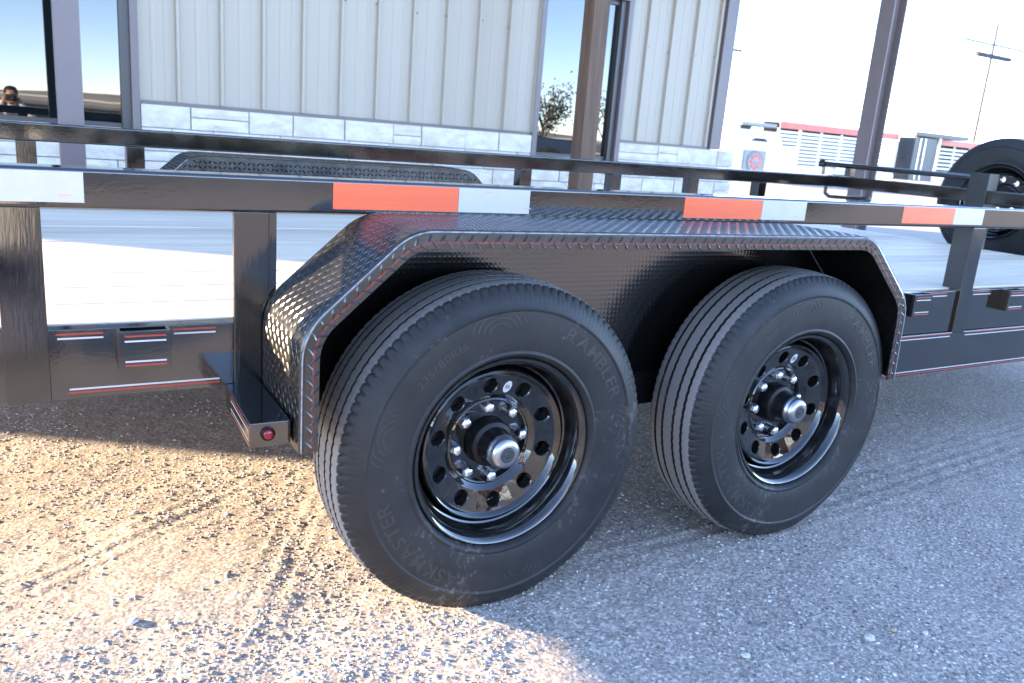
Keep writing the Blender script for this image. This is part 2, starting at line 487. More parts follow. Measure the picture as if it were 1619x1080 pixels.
def near(r, n):   # denser towards the camera, patchy
    d = .45 + 3.8 * r.random(n) ** 1.15
    a = R(31) + R(44) * (2 * r.random(n) - 1)
    x = -.887 + np.sin(a) * d; y = -1.443 + np.cos(a) * d
    k = np.clip(vnoise(x, y, 3.2, 21) * 1.7 + vnoise(x, y, 11, 22) * .8 + .5, .06, 1) > r.random(n) * .9
    return x[k], y[k]
tag(rocks('gravel', 95000, .0011, .0050, 1.9, near, seed=3), 'loose fine limestone gravel scattered over the dirt yard', 'gravel', kind='stuff')
tag(rocks('gravel', 1000, .0035, .010, 2.8, near, seed=5, bury=.1, flat=.36), 'coarser loose limestone chips lying among the fine gravel', 'gravel', kind='stuff')

# single stones that can be pointed at
def stone_at(x, y, s, material, label, seed):
    o = rocks('stone', 1, s, s, 1, lambda r, n: (np.array([x]), np.array([y])), material, seed, .35)
    tag(o, label, 'stone')
M['tan_stone'] = mat('tan_sandstone', (.42, .31, .20), .9, bump=(80, .5, .003))
M['pale_stone'] = mat('pale_limestone_chip', (.50, .48, .45), .9, bump=(80, .5, .003))
STONES = [(1413, 996, .014, 'tan_stone', 'tan sandstone lump lying alone on the shaded gravel at lower right'),
          (1374, 1009, .013, 'pale_stone', 'pale chip lying just left of the tan sandstone lump'),
          (210, 982, .012, 'pale_stone', 'pale stone casting a blue shadow on the sunlit gravel at lower left'),
          (1178, 1036, .014, 'pale_stone', 'pale chip near the bottom edge, nearest to the front tyre in the shade')]

# ------------------------------------------------------------------ utility trailer
YR = .27          # outer face of the near side frame and rail
YF = 2.33         # inner side of the far rail
T = tag(empty('utility_trailer', (0, 0, 0)), 'black tandem axle flatbed utility trailer with pine deck and pipe top rail', 'trailer')
XR, XF = -2.22, 3.85

# deck boards
bw = (YF - YR - .08) / 11
for k in range(11):
    y0 = YR + .045 + k * bw
    m = MB().box(XR + .05 + rnd.random() * .01, XF - .03, y0 + .0035, y0 + bw - .0035, .606, .6445 + rnd.random() * .0025)
    m.build('deck_plank', 'wood', T, bevel=.003)

# top rails
def rail_x(y, x0, x1, z0, z1, w):
    return MB().box(x0, x1, y - w / 2, y + w / 2, z0, z1).build('top_rail', 'paint', T, bevel=.007, segs=4)
rail_near = rail_x(YR + .038, XR, XF, .873, .947, .076)
rail_far = rail_x(YF + .038, XR, XF, .900, .972, .076)
MB().box(XF + .002, XF + .078, YR + .001, YF + .078, .901, .975).build('front_rail', 'paint', T, bevel=.007, segs=4)

# reflective sheeting on the near rail
def strip(x0, x1, kind):
    o = MB().box(x0, x1, YR - .0006, YR + .0004, .8845, .9405).build(kind + '_reflector', kind + '_tape', rail_near)
    return o
strip(-1.30, -.97, 'red')
for a, b, c in ((-.97, -.97, -.799), (-.326, -.027, .166), (.664, .965, 1.153), (1.628, 1.919, 2.097)):
    if b > a: strip(a, b - .001, 'red')
    strip(b, c, 'white')
m = MB()
for c in (-.84, .045, .15, 1.10, 2.05):
    zb = .896 if c != .045 else .931
    for k in range(5):
        m.box(c + k * .0045, c + k * .0045 + .003, YR - .0010, YR - .0006, zb, zb + .0032)
tag(m.build('tape_print', 'pink_print', rail_near), kind='stuff')

# posts: channel section, near side and far side
def post(x, y, z0, z1, w=.074, d=.042):
    t = .006
    sec = [(x, y), (x + w, y), (x + w, y + d), (x + w - t, y + d), (x + w - t, y + t), (x + t, y + t), (x + t, y + d), (x, y + d)]
    return MB().prism(sec, 2, z0, z1).build('post', 'post_paint', T, bevel=.0015)
post(-.945, YR + .004, .50, .874)
MB().box(-.531, -.459, YR + .004, YR + .016, .50, .874).build('post', 'post_paint', T, bevel=.002)
for x in (-1.40, -1.80, -2.18):
    post(x, YR + .004, .50, .874)
# heavier box post ahead of the fender
for x in (2.06, 3.0):
    MB().box(x, x + .075, YR + .002, YR + .078, .478, .874).build('post', 'post_paint', T, bevel=.003)
for x in (-2.18, -1.76, -1.34, -.921, -.53, 1.365, 1.966, 2.556, 3.134):
    MB().box(x, x + .07, YF + .004, YF + .074, .42, .901).build('post', 'post_paint', T, bevel=.003)
# inner stiffener behind the post by the fender
MB().box(-.4585, -.443, YR + .009, YR + .018, .50, .873).build('post_stiffener', 'post_paint', T)

# side channels
def pin(parent, x0, x1, z, kind, y, w=.0034):
    return MB().box(x0, x1, y - .0005, y + .0004, z - w / 2, z + w / 2).build(kind + '_pinstripe', kind + '_pin', parent)
def channel(x0, x1, z0, z1, y=YR, d=.06):
    t = .006
    sec = [(y + .012, z0), (y + d, z0), (y + d, z0 + t), (y + .012 + t, z0 + t), (y + .012 + t, z1 - t), (y + d, z1 - t), (y + d, z1), (y + .012, z1)]
    return MB().prism(sec, 0, x0, x1).build('side_channel', 'paint', T, bevel=.002)
ch1 = channel(XR, -.456, .502, .642)
pin(ch1, -.858, -.777, .632, 'red', YR + .012); pin(ch1, -.856, -.777, .6235, 'white', YR + .012)
pin(ch1, -.650, -.567, .632, 'red', YR + .012); pin(ch1, -.648, -.567, .6235, 'white', YR + .012)
pin(ch1, -.842, -.56, .514, 'red', YR + .012); pin(ch1, -.840, -.56, .521, 'white', YR + .012)
pin(ch1, -1.35, -.975, .632, 'red', YR + .012); pin(ch1, -1.35, -.975, .514, 'red', YR + .012)
ch2 = channel(1.33, XF, .486, .640)
for a, b in ((1.845, 1.995), (2.16, 2.275), (2.45, 2.62)):
    pin(ch2, a, b, .633, 'red', YR + .012); pin(ch2, a, b, .623, 'white', YR + .012)
MB().box(-.40, 1.334, YR + .012, YR + .06, .345, .47).build('main_beam', 'under', T, bevel=.003)
MB().box(-.40, 1.334, YF, YF + .05, .345, .47).build('main_beam', 'under', T, bevel=.003)
beam = MB().prism([(YR + .002, .333), (YR + .10, .333), (YR + .10, .34), (YR + .06, .345), (YR + .06, .472), (YR + .10, .476), (YR + .10, .485), (YR + .002, .485)], 0, 1.335, XF).build('main_beam', 'paint', T, bevel=.003)
for a, b in ((1.345, 2.05), (2.145, XF - .02)):
    pin(beam, a, b, .480, 'red', YR + .002); pin(beam, a, b, .4695, 'white', YR + .002)
pin(beam, 1.345, XF - .02, .3395, 'red', YR + .002); pin(beam, 1.345, XF - .02, .348, 'white', YR + .002)
# far side frame, cross members, rear bumper
MB().box(XR, XF, YF, YF + .06, .502, .642).build('side_channel', 'paint', T, bevel=.003)
MB().box(1.34, XF, YF, YF + .06, .333, .485).build('main_beam', 'paint', T, bevel=.003)
for k in range(11):
    x = -2.10 + k * .56
    MB().box(x, x + .04, YR + .06, YF, .53, .6055).build('cross_member', 'under', T)
MB().box(XR - .04, XR, YR + .01, YF + .06, .50, .645).build('rear_bumper', 'paint', T, bevel=.004)
MB().box(XF - .03, XF + .03, YR + .06, YF, .50, .64).build('front_beam', 'paint', T, bevel=.004)

# stake pockets
def pocket(x0, x1, z0, z1):
    d = .04; t = .006; y = YR + .012
    m = MB()
    m.box(x0, x1, y - d, y - d + t, z0, z1)
    m.box(x0, x0 + t, y - d + t, y, z0, z1); m.box(x1 - t, x1, y - d + t, y, z0, z1)
    o = m.build('stake_pocket', 'paint', T, bevel=.001)
    pin(o, x0 + .012, x1 - .008, z1 - .010, 'red', y - d); pin(o, x0 + .012, x1 - .008, z1 - .020, 'white', y - d)
    pin(o, x0 + .012, x1 - .008, z0 + .008, 'red', y - d); pin(o, x0 + .012, x1 - .008, z0 + .016, 'white', y - d)
pocket(-.755, -.660, .565, .642)
pocket(1.745, 1.845, .562, .641)
pocket(2.335, 2.445, .560, .641)
pocket(-1.24, -1.15, .565, .642)

# ---- fenders
CT = [(-.474, .452), (-.474, .688), (-.262, .880), (1.112, .876), (1.314, .690), (1.324, .452)]
def fillet(ct, rad, n=8):
    out = [Vector(ct[0])]
    for i in range(1, len(ct) - 1):
        a, b, c = Vector(ct[i - 1]), Vector(ct[i]), Vector(ct[i + 1])
        u = (a - b).normalized(); w = (c - b).normalized()
        ang = u.angle(w); tl = rad / math.tan(ang / 2)
        p = b + u * tl; q = b + w * tl
        cen = b + (u + w).normalized() * (rad / math.sin(ang / 2))
        a0 = math.atan2(*(p - cen).yx); a1 = math.atan2(*(q - cen).yx)
        da = (a1 - a0 + math.pi) % (2 * math.pi) - math.pi
        for k in range(n + 1):
            t = a0 + da * k / n
            out.append(cen + Vector((math.cos(t), math.sin(t))) * rad)
    out.append(Vector(ct[-1]))
    return out
FP = fillet(CT, .125)
def resample(P, step):
    d = [0]
    for a, b in zip(P, P[1:]): d.append(d[-1] + (b - a).length)
    n = int(d[-1] / step); out = []
    for k in range(n + 1):
        s = d[-1] * k / n
        i = max(j for j in range(len(d)) if d[j] <= s + 1e-9); i = min(i, len(P) - 2)
        t = (P[i + 1] - P[i]).normalized()
        out.append((P[i] + t * (s - d[i]), t))
    return out
def lug(m, c, u, w, n, ln, wd, h):
    b = [c - u * ln, c - u * ln * .45 + w * wd, c + u * ln * .45 + w * wd, c + u * ln, c + u * ln * .45 - w * wd, c - u * ln * .45 - w * wd]
    t = [c - u * ln * .5 + n * h, c + u * ln * .5 + n * h]
    m.add(b + t, [(0, 1, 6), (1, 2, 7, 6), (2, 3, 7), (3, 4, 7), (4, 5, 6, 7), (5, 0, 6)])
def fender(flip):
    # y runs outer (0) -> inner (.28); flip mirrors for the far side
    ya, yb = -.014, .268
    fy = (lambda y: y) if not flip else (lambda y: YR + YF + .08 - y)
    m = MB()
    th = .004
    prof = FP
    nrm = []
    for i, p in enumerate(prof):
        t = (prof[min(i + 1, len(prof) - 1)] - prof[max(i - 1, 0)]).normalized()
        nrm.append(Vector((-t.y, t.x)))
    n = len(prof)
    # shell with a rounded outer bend
    rows = [(ya + .0, -.008), (ya + .0015, -.003), (ya + .005, 0), (yb, 0), (yb, -th), (ya + .006, -th)]
    vs = [];
    for y, off in rows:
        for p, q in zip(prof, nrm):
            a = p + q * off
            vs.append((a.x, fy(y), a.y))
    fs = []
    for r_ in range(len(rows) - 1):
        for i in range(n - 1):
            f = (r_ * n + i, r_ * n + i + 1, (r_ + 1) * n + i + 1, (r_ + 1) * n + i)
            fs.append(f if not flip else f[::-1])
    m.add(vs, fs)
    # raised tread lugs
    k = 0
    for p, t in resample(FP, .0165)[1:-1]:
        q = Vector((-t.y, t.x)); k += 1
        for j in range(16):
            y = ya + .014 + j * .0167
            u3 = Vector((t.x, 0, t.y)); w3 = Vector((0, -1 if flip else 1, 0)); n3 = Vector((q.x, 0, q.y))
            sgn = 1 if (j + k) % 2 else -1
            d = (u3 + w3 * sgn * .8).normalized(); e = n3.cross(d)
            lug(m, Vector((p.x, fy(y), p.y)), d, e, n3, .0105, .0026, .0010)
    o = m.build('fender', 'plate', T, smooth=40)
    # turned down edge lip with its own lugs and tape
    m = MB(); lw = .037
    vs = []
    for off in (-.0085, -lw):
        for p, q in zip(prof, nrm):
            a = p + q * off; vs.append((a.x, fy(ya), a.y))
    for off in (-lw, -.0085):
        for p, q in zip(prof, nrm):
            a = p + q * off; vs.append((a.x, fy(ya + .004), a.y))
    fs = []
    for r_ in range(3):
        for i in range(n - 1):
            f = (r_ * n + i, r_ * n + i + 1, (r_ + 1) * n + i + 1, (r_ + 1) * n + i)
            fs.append(f[::-1] if not flip else f)
    m.add(vs, fs)
    k = 0
    for p, t in resample(FP, .0155)[1:-1]:
        q = Vector((-t.y, t.x)); k += 1
        n3 = Vector((0, 1 if flip else -1, 0))
        c = p + q * (-.017 if k % 2 else -.029)
        u3 = Vector((t.x, 0, t.y)); v3 = Vector((q.x, 0, q.y))
        d = (u3 + v3 * (1 if k % 2 else -1) * 1.1).normalized()
        lug(m, Vector((c.x, fy(ya), c.y)), d, n3.cross(d), n3, .0125, .003, .0022)
    lip = m.build('edge_lip', 'plate', o, smooth=40)
    for (o0, o1, kind, pr) in ((-.0024, -.0052, 'white', .0012), (-.0222, -.0268, 'red', .0005)):
        m = MB(); vs = []
        for off in (o0, o1):
            for p, q in zip(prof, nrm):
                a = p + q * off; vs.append((a.x, fy(ya - pr), a.y))
        for i in range(n - 1):
            f = (i, i + 1, n + i + 1, n + i)
            fs = f if flip else f[::-1]
            m.f.append(fs)
        m.v = vs
        m.build(kind + '_pinstripe', 'lip_' + kind, o)
    # plate closing the inner side of the wheel well
    poly = [(p.x, p.y) for p in [p - q * .006 for p, q in zip(prof, nrm)]]
    bp_ = MB().prism(poly, 1, fy(yb - .004), fy(yb))
    inside = lambda x, z: all((b[0] - a[0]) * (z - a[1]) - (b[1] - a[1]) * (x - a[0]) < -.012 * math.hypot(b[0] - a[0], b[1] - a[1]) for a, b in zip(poly, poly[1:]))
    pit = .021
    yf, s_ = (fy(yb - .004), -1) if not flip else (fy(yb), -1)
    z = .47; r_ = 0
    while z < .87:
        x = -.46; c_ = 0
        while x < 1.31:
            if flip and z > .62 and inside(x, z):
                sg = 1 if (r_ + c_) % 2 else -1
                d = Vector((1, 0, sg * .9)).normalized(); n3 = Vector((0, s_, 0))
                lug(bp_, Vector((x, yf, z)), d, n3.cross(d), n3, .0115, .0036, .0026)
            x += pit; c_ += 1
        z += pit; r_ += 1
    bp_.build('back_plate', 'back_plate' if not flip else 'gloss_plate', o)
    return o
fender(False)
fender(True)

# light box in front of the frame by the fender
m = MB().prism([(-.556, .027), (-.478, .027), (-.4765, YR + .01), (-.548, YR + .01)], 2, .458, .507)
lb = m.build('light_box', 'paint', T, bevel=.002)
MB().lathe([(.0135, .0268), (.0135, .0225), (.0115, .0212), (.0098, .0225)], 20, -.522, .4845).build('lamp_bezel', 'hub', lb, smooth=30)
MB().lathe([(.0098, .0230), (.0092, .0200), (.006, .0185), (.0, .0178)], 20, -.522, .4845).build('marker_lamp', 'marker', lb, smooth=60)
for z, k in ((.498, 'red'), (.490, 'white'), (.472, 'white'), (.465, 'red')):
    MB().add([(-.5553 - .0009, .034, z - .0016), (-.5490 - .0009, .22, z - .0016), (-.5490 - .0009, .22, z + .0016), (-.5553 - .0009, .034, z + .0016)], [(0, 1, 2, 3)]).build(k + '_pinstripe', k + '_pin', lb)

# ---- wheels
ZC = .378
def ysurf(r):
    P = [(.205, .034), (.222, .011), (.232, .0055), (.236, .0035), (.240, .0055), (.262, .0025), (.300, .0), (.330, .0005), (.3345, -.0015), (.340, .0015), (.356, .0085), (.370, .019), (.380, .031)]
    for (a, b), (c, d) in zip(P, P[1:]):
        if r <= c: return b + (d - b) * (r - a) / (c - a)
    return P[-1][1]
def tyre_mesh(squash):
    side = [(.210, .034), (.2225, .0285), (.2240, .0180), (.2262, .0110), (.2305, .0062), (.234, .0032), (.2375, .0032), (.241, .0058), (.252, .0032), (.275, .001), (.300, .0), (.318, .0), (.329, .0004), (.3315, -.0016), (.3350, -.0018), (.3385, .0008), (.347, .0042), (.356, .0085), (.363, .0125), (.370, .0178), (.3765, .0225), (.3815, .0262), (.3838, .0292)]
    yc = .109
    tread = []
    cr = lambda y: .391 - .9 * (y - yc) ** 2
    gs = [.0575, .0885, .1295, .1605]
    ys = .0335
    tread += [('s', .3852, ys), ('n', .3868, .041)]
    for g_ in gs:
        tread += [('n', cr(g_ - .0046), g_ - .0046), ('e', cr(g_) - .0009, g_ - .0045), ('g', cr(g_) - .0100, g_ - .0042), ('g', cr(g_) - .0100, g_ + .0042), ('e', cr(g_) - .0009, g_ + .0045), ('n', cr(g_ + .0046), g_ + .0046)]
    tread += [('n', .3868, 2 * yc - .041), ('s', .3852, 2 * yc - ys)]
    prof = [('w', r, y) for r, y in side] + tread + [('w', r, 2 * yc - y) for r, y in side[::-1]]
    NA = 540
    th = np.arange(NA) / NA * 2 * np.pi
    V = np.zeros((len(prof), NA, 3))
    zig = np.abs(((np.arange(NA) / 5.0) % 1) * 2 - 1) - .5
    cols = np.arange(NA)
    for i, (k, r, y) in enumerate(prof):
        rr = np.full(NA, r); yy = np.full(NA, y)
        if k in 'nge':
            yy = yy + .0018 * zig
            # sipes across the ribs
            if k == 'n': rr = rr - np.where(cols % 5 == (int(y * 1000) % 5), .0016, 0)
        if k == 's':
            rr = rr - np.where(cols % 5 == 0, .0036, 0)
        if k == 'w' and .376 < r:
            rr = rr - np.where(cols % 5 == 0, .0048, 0)
        if k == 'w' and .352 < r < .375:
            yy = yy + np.where(cols % 3 == 0, .0011, 0) * (1 if y < yc else -1)
        V[i, :, 0] = rr * np.cos(th); V[i, :, 1] = yy; V[i, :, 2] = rr * np.sin(th)
    if squash:
        low = V[..., 2] < -ZC + .001
        V[..., 2] = np.where(low, -ZC + .001, V[..., 2])
        w = np.clip((-V[..., 2] - .26) / .12, 0, 1) ** 2 * np.clip(1 - np.abs(V[..., 0]) / .25, 0, 1)
        V[..., 1] += np.where(V[..., 1] < yc, -1, 1) * w * .007 * (np.abs(V[..., 1] - yc) > .06)
    n = len(prof)
    id_ = np.arange(n * NA).reshape(n, NA)
    F = np.stack([id_[:-1], np.roll(id_[:-1], -1, 1), np.roll(id_[1:], -1, 1), id_[1:]], -1).reshape(-1, 4)[:, ::-1]
    me = np_mesh('tyre', V.reshape(-1, 3), F, 'rubber', True)
    film = np.repeat(np.array([1.0 if k in 'ns' else 0.0 for k, r, y in prof], np.float32), NA)
    me.attributes.new('film', 'FLOAT', 'POINT').data.foreach_set('value', film)
    me.set_sharp_from_angle(angle=R(38))
    return me
def arc_text(m, s, r0, a_start, size, gap=1.0, outward=True, h=.0009, fit=None):
    """letters read clockwise seen from -y, tops outward; a_start in degrees (x right, z up)"""
    adv = []
    for ch in s:
        v, f, x0, x1 = glyph(ch)
        adv.append((x1 - x0 if ch != ' ' else .35) * size + .10 * size * gap)
    total = sum(adv)
    k = 1.0 if fit is None else (R(fit) * r0) / total
    u = 0
    for ch, w in zip(s, adv):
        v, f, x0, x1 = glyph(ch)
        pts = []
        for (x, y, z) in v:
            rr = r0 + y * size - .35 * size
            ang = R(a_start) - (u + (x - x0) * size * min(k, 1.4)) / r0
            pts.append((rr, ang))
        top = [(rr * math.cos(a), ysurf(rr) - h, rr * math.sin(a)) for rr, a in pts]
        m.add(top, f)
        u += w * k
    return m
def ridge(m, pts, wd, h):
    """raised rib on the sidewall along (r, angle) points"""
    vs = []
    for i, (r, a) in enumerate(pts):
        r1, a1 = pts[min(i + 1, len(pts) - 1)]; r0, a0 = pts[max(i - 1, 0)]
        p = Vector((r * math.cos(a), r * math.sin(a)))
        t = (Vector((r1 * math.cos(a1), r1 * math.sin(a1))) - Vector((r0 * math.cos(a0), r0 * math.sin(a0)))).normalized()
        q = Vector((-t.y, t.x))
        for s, e in ((-1, .0006), (-.4, -h), (.4, -h), (1, .0006)):
            c = p + q * wd * s
            vs.append((c.x, ysurf(c.length) + e, c.y))
    n = len(pts)
    fs = [(i * 4 + j, i * 4 + j + 1, i * 4 + j + 5, i * 4 + j + 4) for i in range(n - 1) for j in range(3)]
    m.add(vs, fs)
def lettering():
    out = [('sidewall_word', arc_text(MB(), 'RAMBLER', .303, 65, .043, fit=45)),
           ('sidewall_word', arc_text(MB(), 'TASKMASTER', .303, -104, .043, fit=64)),
           ('sidewall_word', arc_text(MB(), '235/80R16', .288, 142, .026, fit=28))]
    for cdeg in (99, 165, -80, 5):
        m = MB()
        for j in range(4):
            rad = .026 + .013 * j
            cx = Vector((.285 * math.cos(R(cdeg)), .285 * math.sin(R(cdeg))))
            pts = []
            for k in range(15):
                t = R(cdeg - 78 + 156 * k / 14)
                p = cx + Vector((math.cos(t), math.sin(t))) * rad * (1.0 if abs(k - 7) > 3 else .92)
                rr = min(p.length, .327)
                pts.append((rr, math.atan2(p.y, p.x)))
            ridge(m, pts, .0024, .0010)
        out.append(('sidewall_fan', m))
    return out
def rim_mesh():
    m = MB(); N = 96
    m.lathe([(.199, .060), (.203, .034), (.209, .022), (.2145, .0165), (.2195, .0150), (.2225, .0185), (.2225, .028), (.214, .034)], N)
    m.lathe([(.203, .034), (.2035, .043), (.2000, .050), (.1975, .066), (.1945, .071), (.1905, .073), (.1885, .085), (.1865, .112), (.1845, .118), (.1822, .110), (.1818, .070), (.1800, .0615), (.1765, .0595), (.1730, .0615), (.1690, .0675), (.1660, .0700)], N)
    m.lathe([(.118, .0825), (.1130, .0865), (.1085, .0905), (.1055, .0925), (.1020, .0905), (.0990, .0925), (.0965, .1000), (.0955, .1080), (.0580, .1080), (.0560, .1200)], N)
    # face with ten round holes, r .118 .. .166
    ra, rb, rh, rc = .118, .166, .0175, .142
    yface = lambda r: .0700 + (.0825 - .0700) * (rb - r) / (rb - ra)
    half = math.pi / 10
    K = 40
    for s in range(10):
        ac = R(-12 + 36 * s)
        hole = []; mid = []; out = []
        for k in range(K):
            ph = 2 * math.pi * k / K
            # direction to the sector boundary in (arc, radius) space
            du, dv = math.cos(ph), math.sin(ph)
            tmax = min((half * rc) / abs(du) if abs(du) > 1e-6 else 9, ((rb - rc) if dv > 0 else (rc - ra)) / abs(dv) if abs(dv) > 1e-6 else 9)
            def P(t):
                r = rc + dv * t; a = ac + du * t / rc
                return (r, a)
            def Q(t, y=None):
                if t <= rh * 1.35:   # true circle close to the hole
                    c = Vector((rc * math.cos(ac), rc * math.sin(ac)))
                    er = Vector((math.cos(ac), math.sin(ac))); ea = Vector((-math.sin(ac), math.cos(ac)))
                    p = c + er * dv * t + ea * du * t
                else:
                    r, a = P(t); p = Vector((r * math.cos(a), r * math.sin(a)))
                return (p.x, y if y is not None else yface(p.length), p.y)
            hole.append((Q(rh), Q(rh, .104))); mid.append(Q(rh * 1.12)); out.append(Q(tmax))
        # exact sector corners
        n0 = len(m.v)
        m.v += [h[1] for h in hole] + [(h[0][0], h[0][1] + .0025, h[0][2]) for h in hole] + mid + out
        for b_ in range(3):
            for k in range(K):
                j = (k + 1) % K
                m.f.append((n0 + b_ * K + k, n0 + b_ * K + j, n0 + (b_ + 1) * K + j, n0 + (b_ + 1) * K + k))
        # corner fillers
        for k in range(K):
            j = (k + 1) % K
            a0 = 2 * math.pi * k / K; a1 = 2 * math.pi * (k + 1) / K
            for su in (1, -1):
                for rr, sv in ((rb, 1), (ra, -1)):
                    ca = math.atan2((rb - rc) * (1 if sv > 0 else 0) - (rc - ra) * (1 if sv < 0 else 0), su * half * rc) % (2 * math.pi)
                    if a0 + 1e-6 < ca < a1 - 1e-6:
                        aa = ac + su * half
                        m.v.append((rr * math.cos(aa), yface(rr), rr * math.sin(aa)))
                        m.f.append((n0 + 3 * K + k, n0 + 3 * K + j, len(m.v) - 1))
    me = m.mesh('wheel', 'rim', 32)
    return me
WM = {}
def prep_wheels():
    WM['tyre'] = tyre_mesh(True); WM['tyre_round'] = tyre_mesh(False)
    WM['rim'] = rim_mesh()
    WM['letters'] = [(n, m.mesh(n, 'letter')) for n, m in lettering()]
    WM['drum'] = MB().lathe([(.060, .112), (.155, .112), (.162, .118), (.162, .20), (.05, .20)], 48).mesh('brake_drum', 'under', 30)
    WM['hub'] = MB().lathe([(.0560, .118), (.0560, .078), (.0530, .072), (.0440, .068), (.0400, .060), (.0385, .032), (.0375, .0300), (.0, .0300)], 48).mesh('hub', 'hub', 30)
    WM['cap'] = MB().lathe([(.0395, .0300), (.0395, .0245), (.0375, .0228), (.0365, .0150), (.0340, .0090), (.0290, .0050), (.0230, .0033), (.0178, .0030), (.0172, .0045)], 48).mesh('hub_cap', 'cap', 50)
    WM['plug'] = MB().lathe([(.0173, .0046), (.0166, .0012), (.0145, .0002), (.0133, .0014), (.0080, .0016), (.0070, .0004), (.0045, .0000), (.0040, .0012), (0, .0012)], 32).mesh('cap_plug', 'plug', 30)
    nut = MB()
    nut.lathe([(.0135, .1085), (.0135, .0985)], 20)
    nut.lathe([(.0150, .0985), (.0143, .0970), (.0143, .0860), (.0128, .0825), (.0098, .0800), (.0050, .0788), (0, .0786)], 6)
    WM['nut'] = nut.mesh('lug_nut', 'chrome', 30)
    st = MB()
    c = Vector((.138 * math.cos(R(78)), .138 * math.sin(R(78))))
    a = R(78 - 8)
    er = Vector((math.cos(a), math.sin(a))); ea = Vector((-er.y, er.x))
    ring = [c + er * .0150 * math.cos(t) + ea * .0100 * math.sin(t) for t in [2 * math.pi * i / 24 for i in range(24)]]
    st.add([(p.x, .0700 + .0125 * (.166 - p.length) / .048 - .0008, p.y) for p in ring], [tuple(range(23, -1, -1))])
    WM['sticker'] = st.mesh('wheel_sticker', 'sticker')
    bar = MB()
    for k, (o, hw) in enumerate(((-.0042, .0035), (0, .0055), (.0042, .0035))):
        q = [c + er * (s * hw) + ea * (o + t * .0011) for s, t in ((-1, -1), (1, -1), (1, 1), (-1, 1))]
        bar.add([(p.x, .0700 + .0125 * (.166 - p.length) / .048 - .0014, p.y) for p in q], [(3, 2, 1, 0)])
    WM['mark'] = bar.mesh('sticker_print', 'ink')
prep_wheels()
def wheel(parent, loc, rot=(0, 0, 0), letters=True, squash=True, spare=False):
    w = inst('wheel' if not spare else 'spare_wheel', WM['rim'], parent, loc, rot)
    inst('tyre', WM['tyre' if squash else 'tyre_round'], w)
    if letters:
        for n_, me_ in WM['letters']: inst(n_, me_, w)
    if not spare:
        inst('brake_drum', WM['drum'], w); inst('hub', WM['hub'], w); inst('hub_cap', WM['cap'], w); inst('cap_plug', WM['plug'], w)
        for k in range(8):
            a = R(6 + 45 * k)
            inst('lug_nut', WM['nut'], w, (.0855 * math.cos(a), 0, .0855 * math.sin(a)), (0, -a * 1.7, 0))
        inst('wheel_sticker', WM['sticker'], w); inst('sticker_print', WM['mark'], w)
    return w
AX = (0.0, .946)
wheel(T, (AX[0], 0, ZC))
wheel(T, (AX[1], 0, ZC))
for x in AX:
    wheel(T, (x, YR + YF + .08, ZC), (0, 0, math.pi), letters=False)
    MB().tube((x, .2, ZC), (x, YF + .2, ZC), .038, 20).build('axle', 'under', T, smooth=40)
# leaf springs and hangers
for y in (.36, YF - .1):
    for x in AX:
        m = MB()
        for k in range(4):
            L = .34 - k * .07; n = 8; vs = []; z = ZC + .05 + k * .012
            for i in range(n + 1):
                u = -1 + 2 * i / n
                zz = z + .06 * (u * L / .34) ** 2 * -1 + .04
                vs += [(x + u * L, y, zz), (x + u * L, y + .045, zz), (x + u * L, y + .045, zz + .009), (x + u * L, y, zz + .009)]
            fs = [(i * 4 + j, i * 4 + (j + 1) % 4, i * 4 + 4 + (j + 1) % 4, i * 4 + 4 + j) for i in range(n) for j in range(4)]
            m.add(vs, fs + [(0, 1, 2, 3), (n * 4 + 3, n * 4 + 2, n * 4 + 1, n * 4)])
        tag(m.build('leaf_spring', 'under', T), kind=None)
    xm = sum(AX) / 2
    MB().prism([(xm - .06, .60), (xm + .06, .60), (xm + .045, .36), (xm + .02, .33), (xm - .02, .33), (xm - .045, .36)], 1, y + .005, y + .04).build('spring_hanger', 'under', T, bevel=.003)
    MB().box(-.42, 1.334, y - .025, y + .06, .471, .60).build('axle_beam', 'under', T)

# front corner gear: pipe on brackets and the stub post that carries the spare
pb = MB().tube((XF + .04, 2.50, 1.046), (XF + .04, 1.36, 1.038), .0165, 14).build('ramp_pipe', 'paint', T, smooth=40)
MB().box(XF + .02, XF + .06, 2.235, 2.285, .976, 1.032).build('pipe_bracket', 'paint', T, bevel=.003)
m = MB().tube((XF + .04, 2.475, 1.05), (XF + .04, 2.475, .975), .011, 10)
m.tube((XF + .04, 2.505, 1.048), (XF + .04, 2.46, 1.048), .026, 12)
m.build('pipe_hook', 'paint', pb, smooth=40)
m = MB()
pts = [(2.44, .905), (2.44, .85), (2.40, .83), (2.15, .84), (2.10, .85), (2.05, .81), (2.03, .76)]
for a, b in zip(pts, pts[1:]):
    m.tube((XF + .05, a[0], a[1]), (XF + .05, b[0], b[1]), .012, 10)
m.build('bent_handle', 'paint', T, smooth=40)
MB().box(XF - .01, XF + .09, 1.285, 1.40, .60, 1.068).build('spare_mount', 'under', T, bevel=.004)

# spare wheel
sp = wheel(None, (4.22, 1.45, .90), (0, 0, R(-90)), letters=False, squash=False, spare=True)
MB().box(XF + .09, 4.35, 1.31, 1.38, .86, .93).build('spare_arm', 'under', T)
tag(sp, 'black spare wheel standing upright at the front end of the trailer', 'spare wheel')
tr = tag(MB().tube((-2.27, 2.45, 0), (-2.27, 2.45, 1.9), .012, 8).build('shadow_rod', 'pole', smooth=40), 'thin upright rod added out of view at the far rear corner to cast a shadow line', 'rod')  # unseen rod, added to throw a thin shadow line across the deck

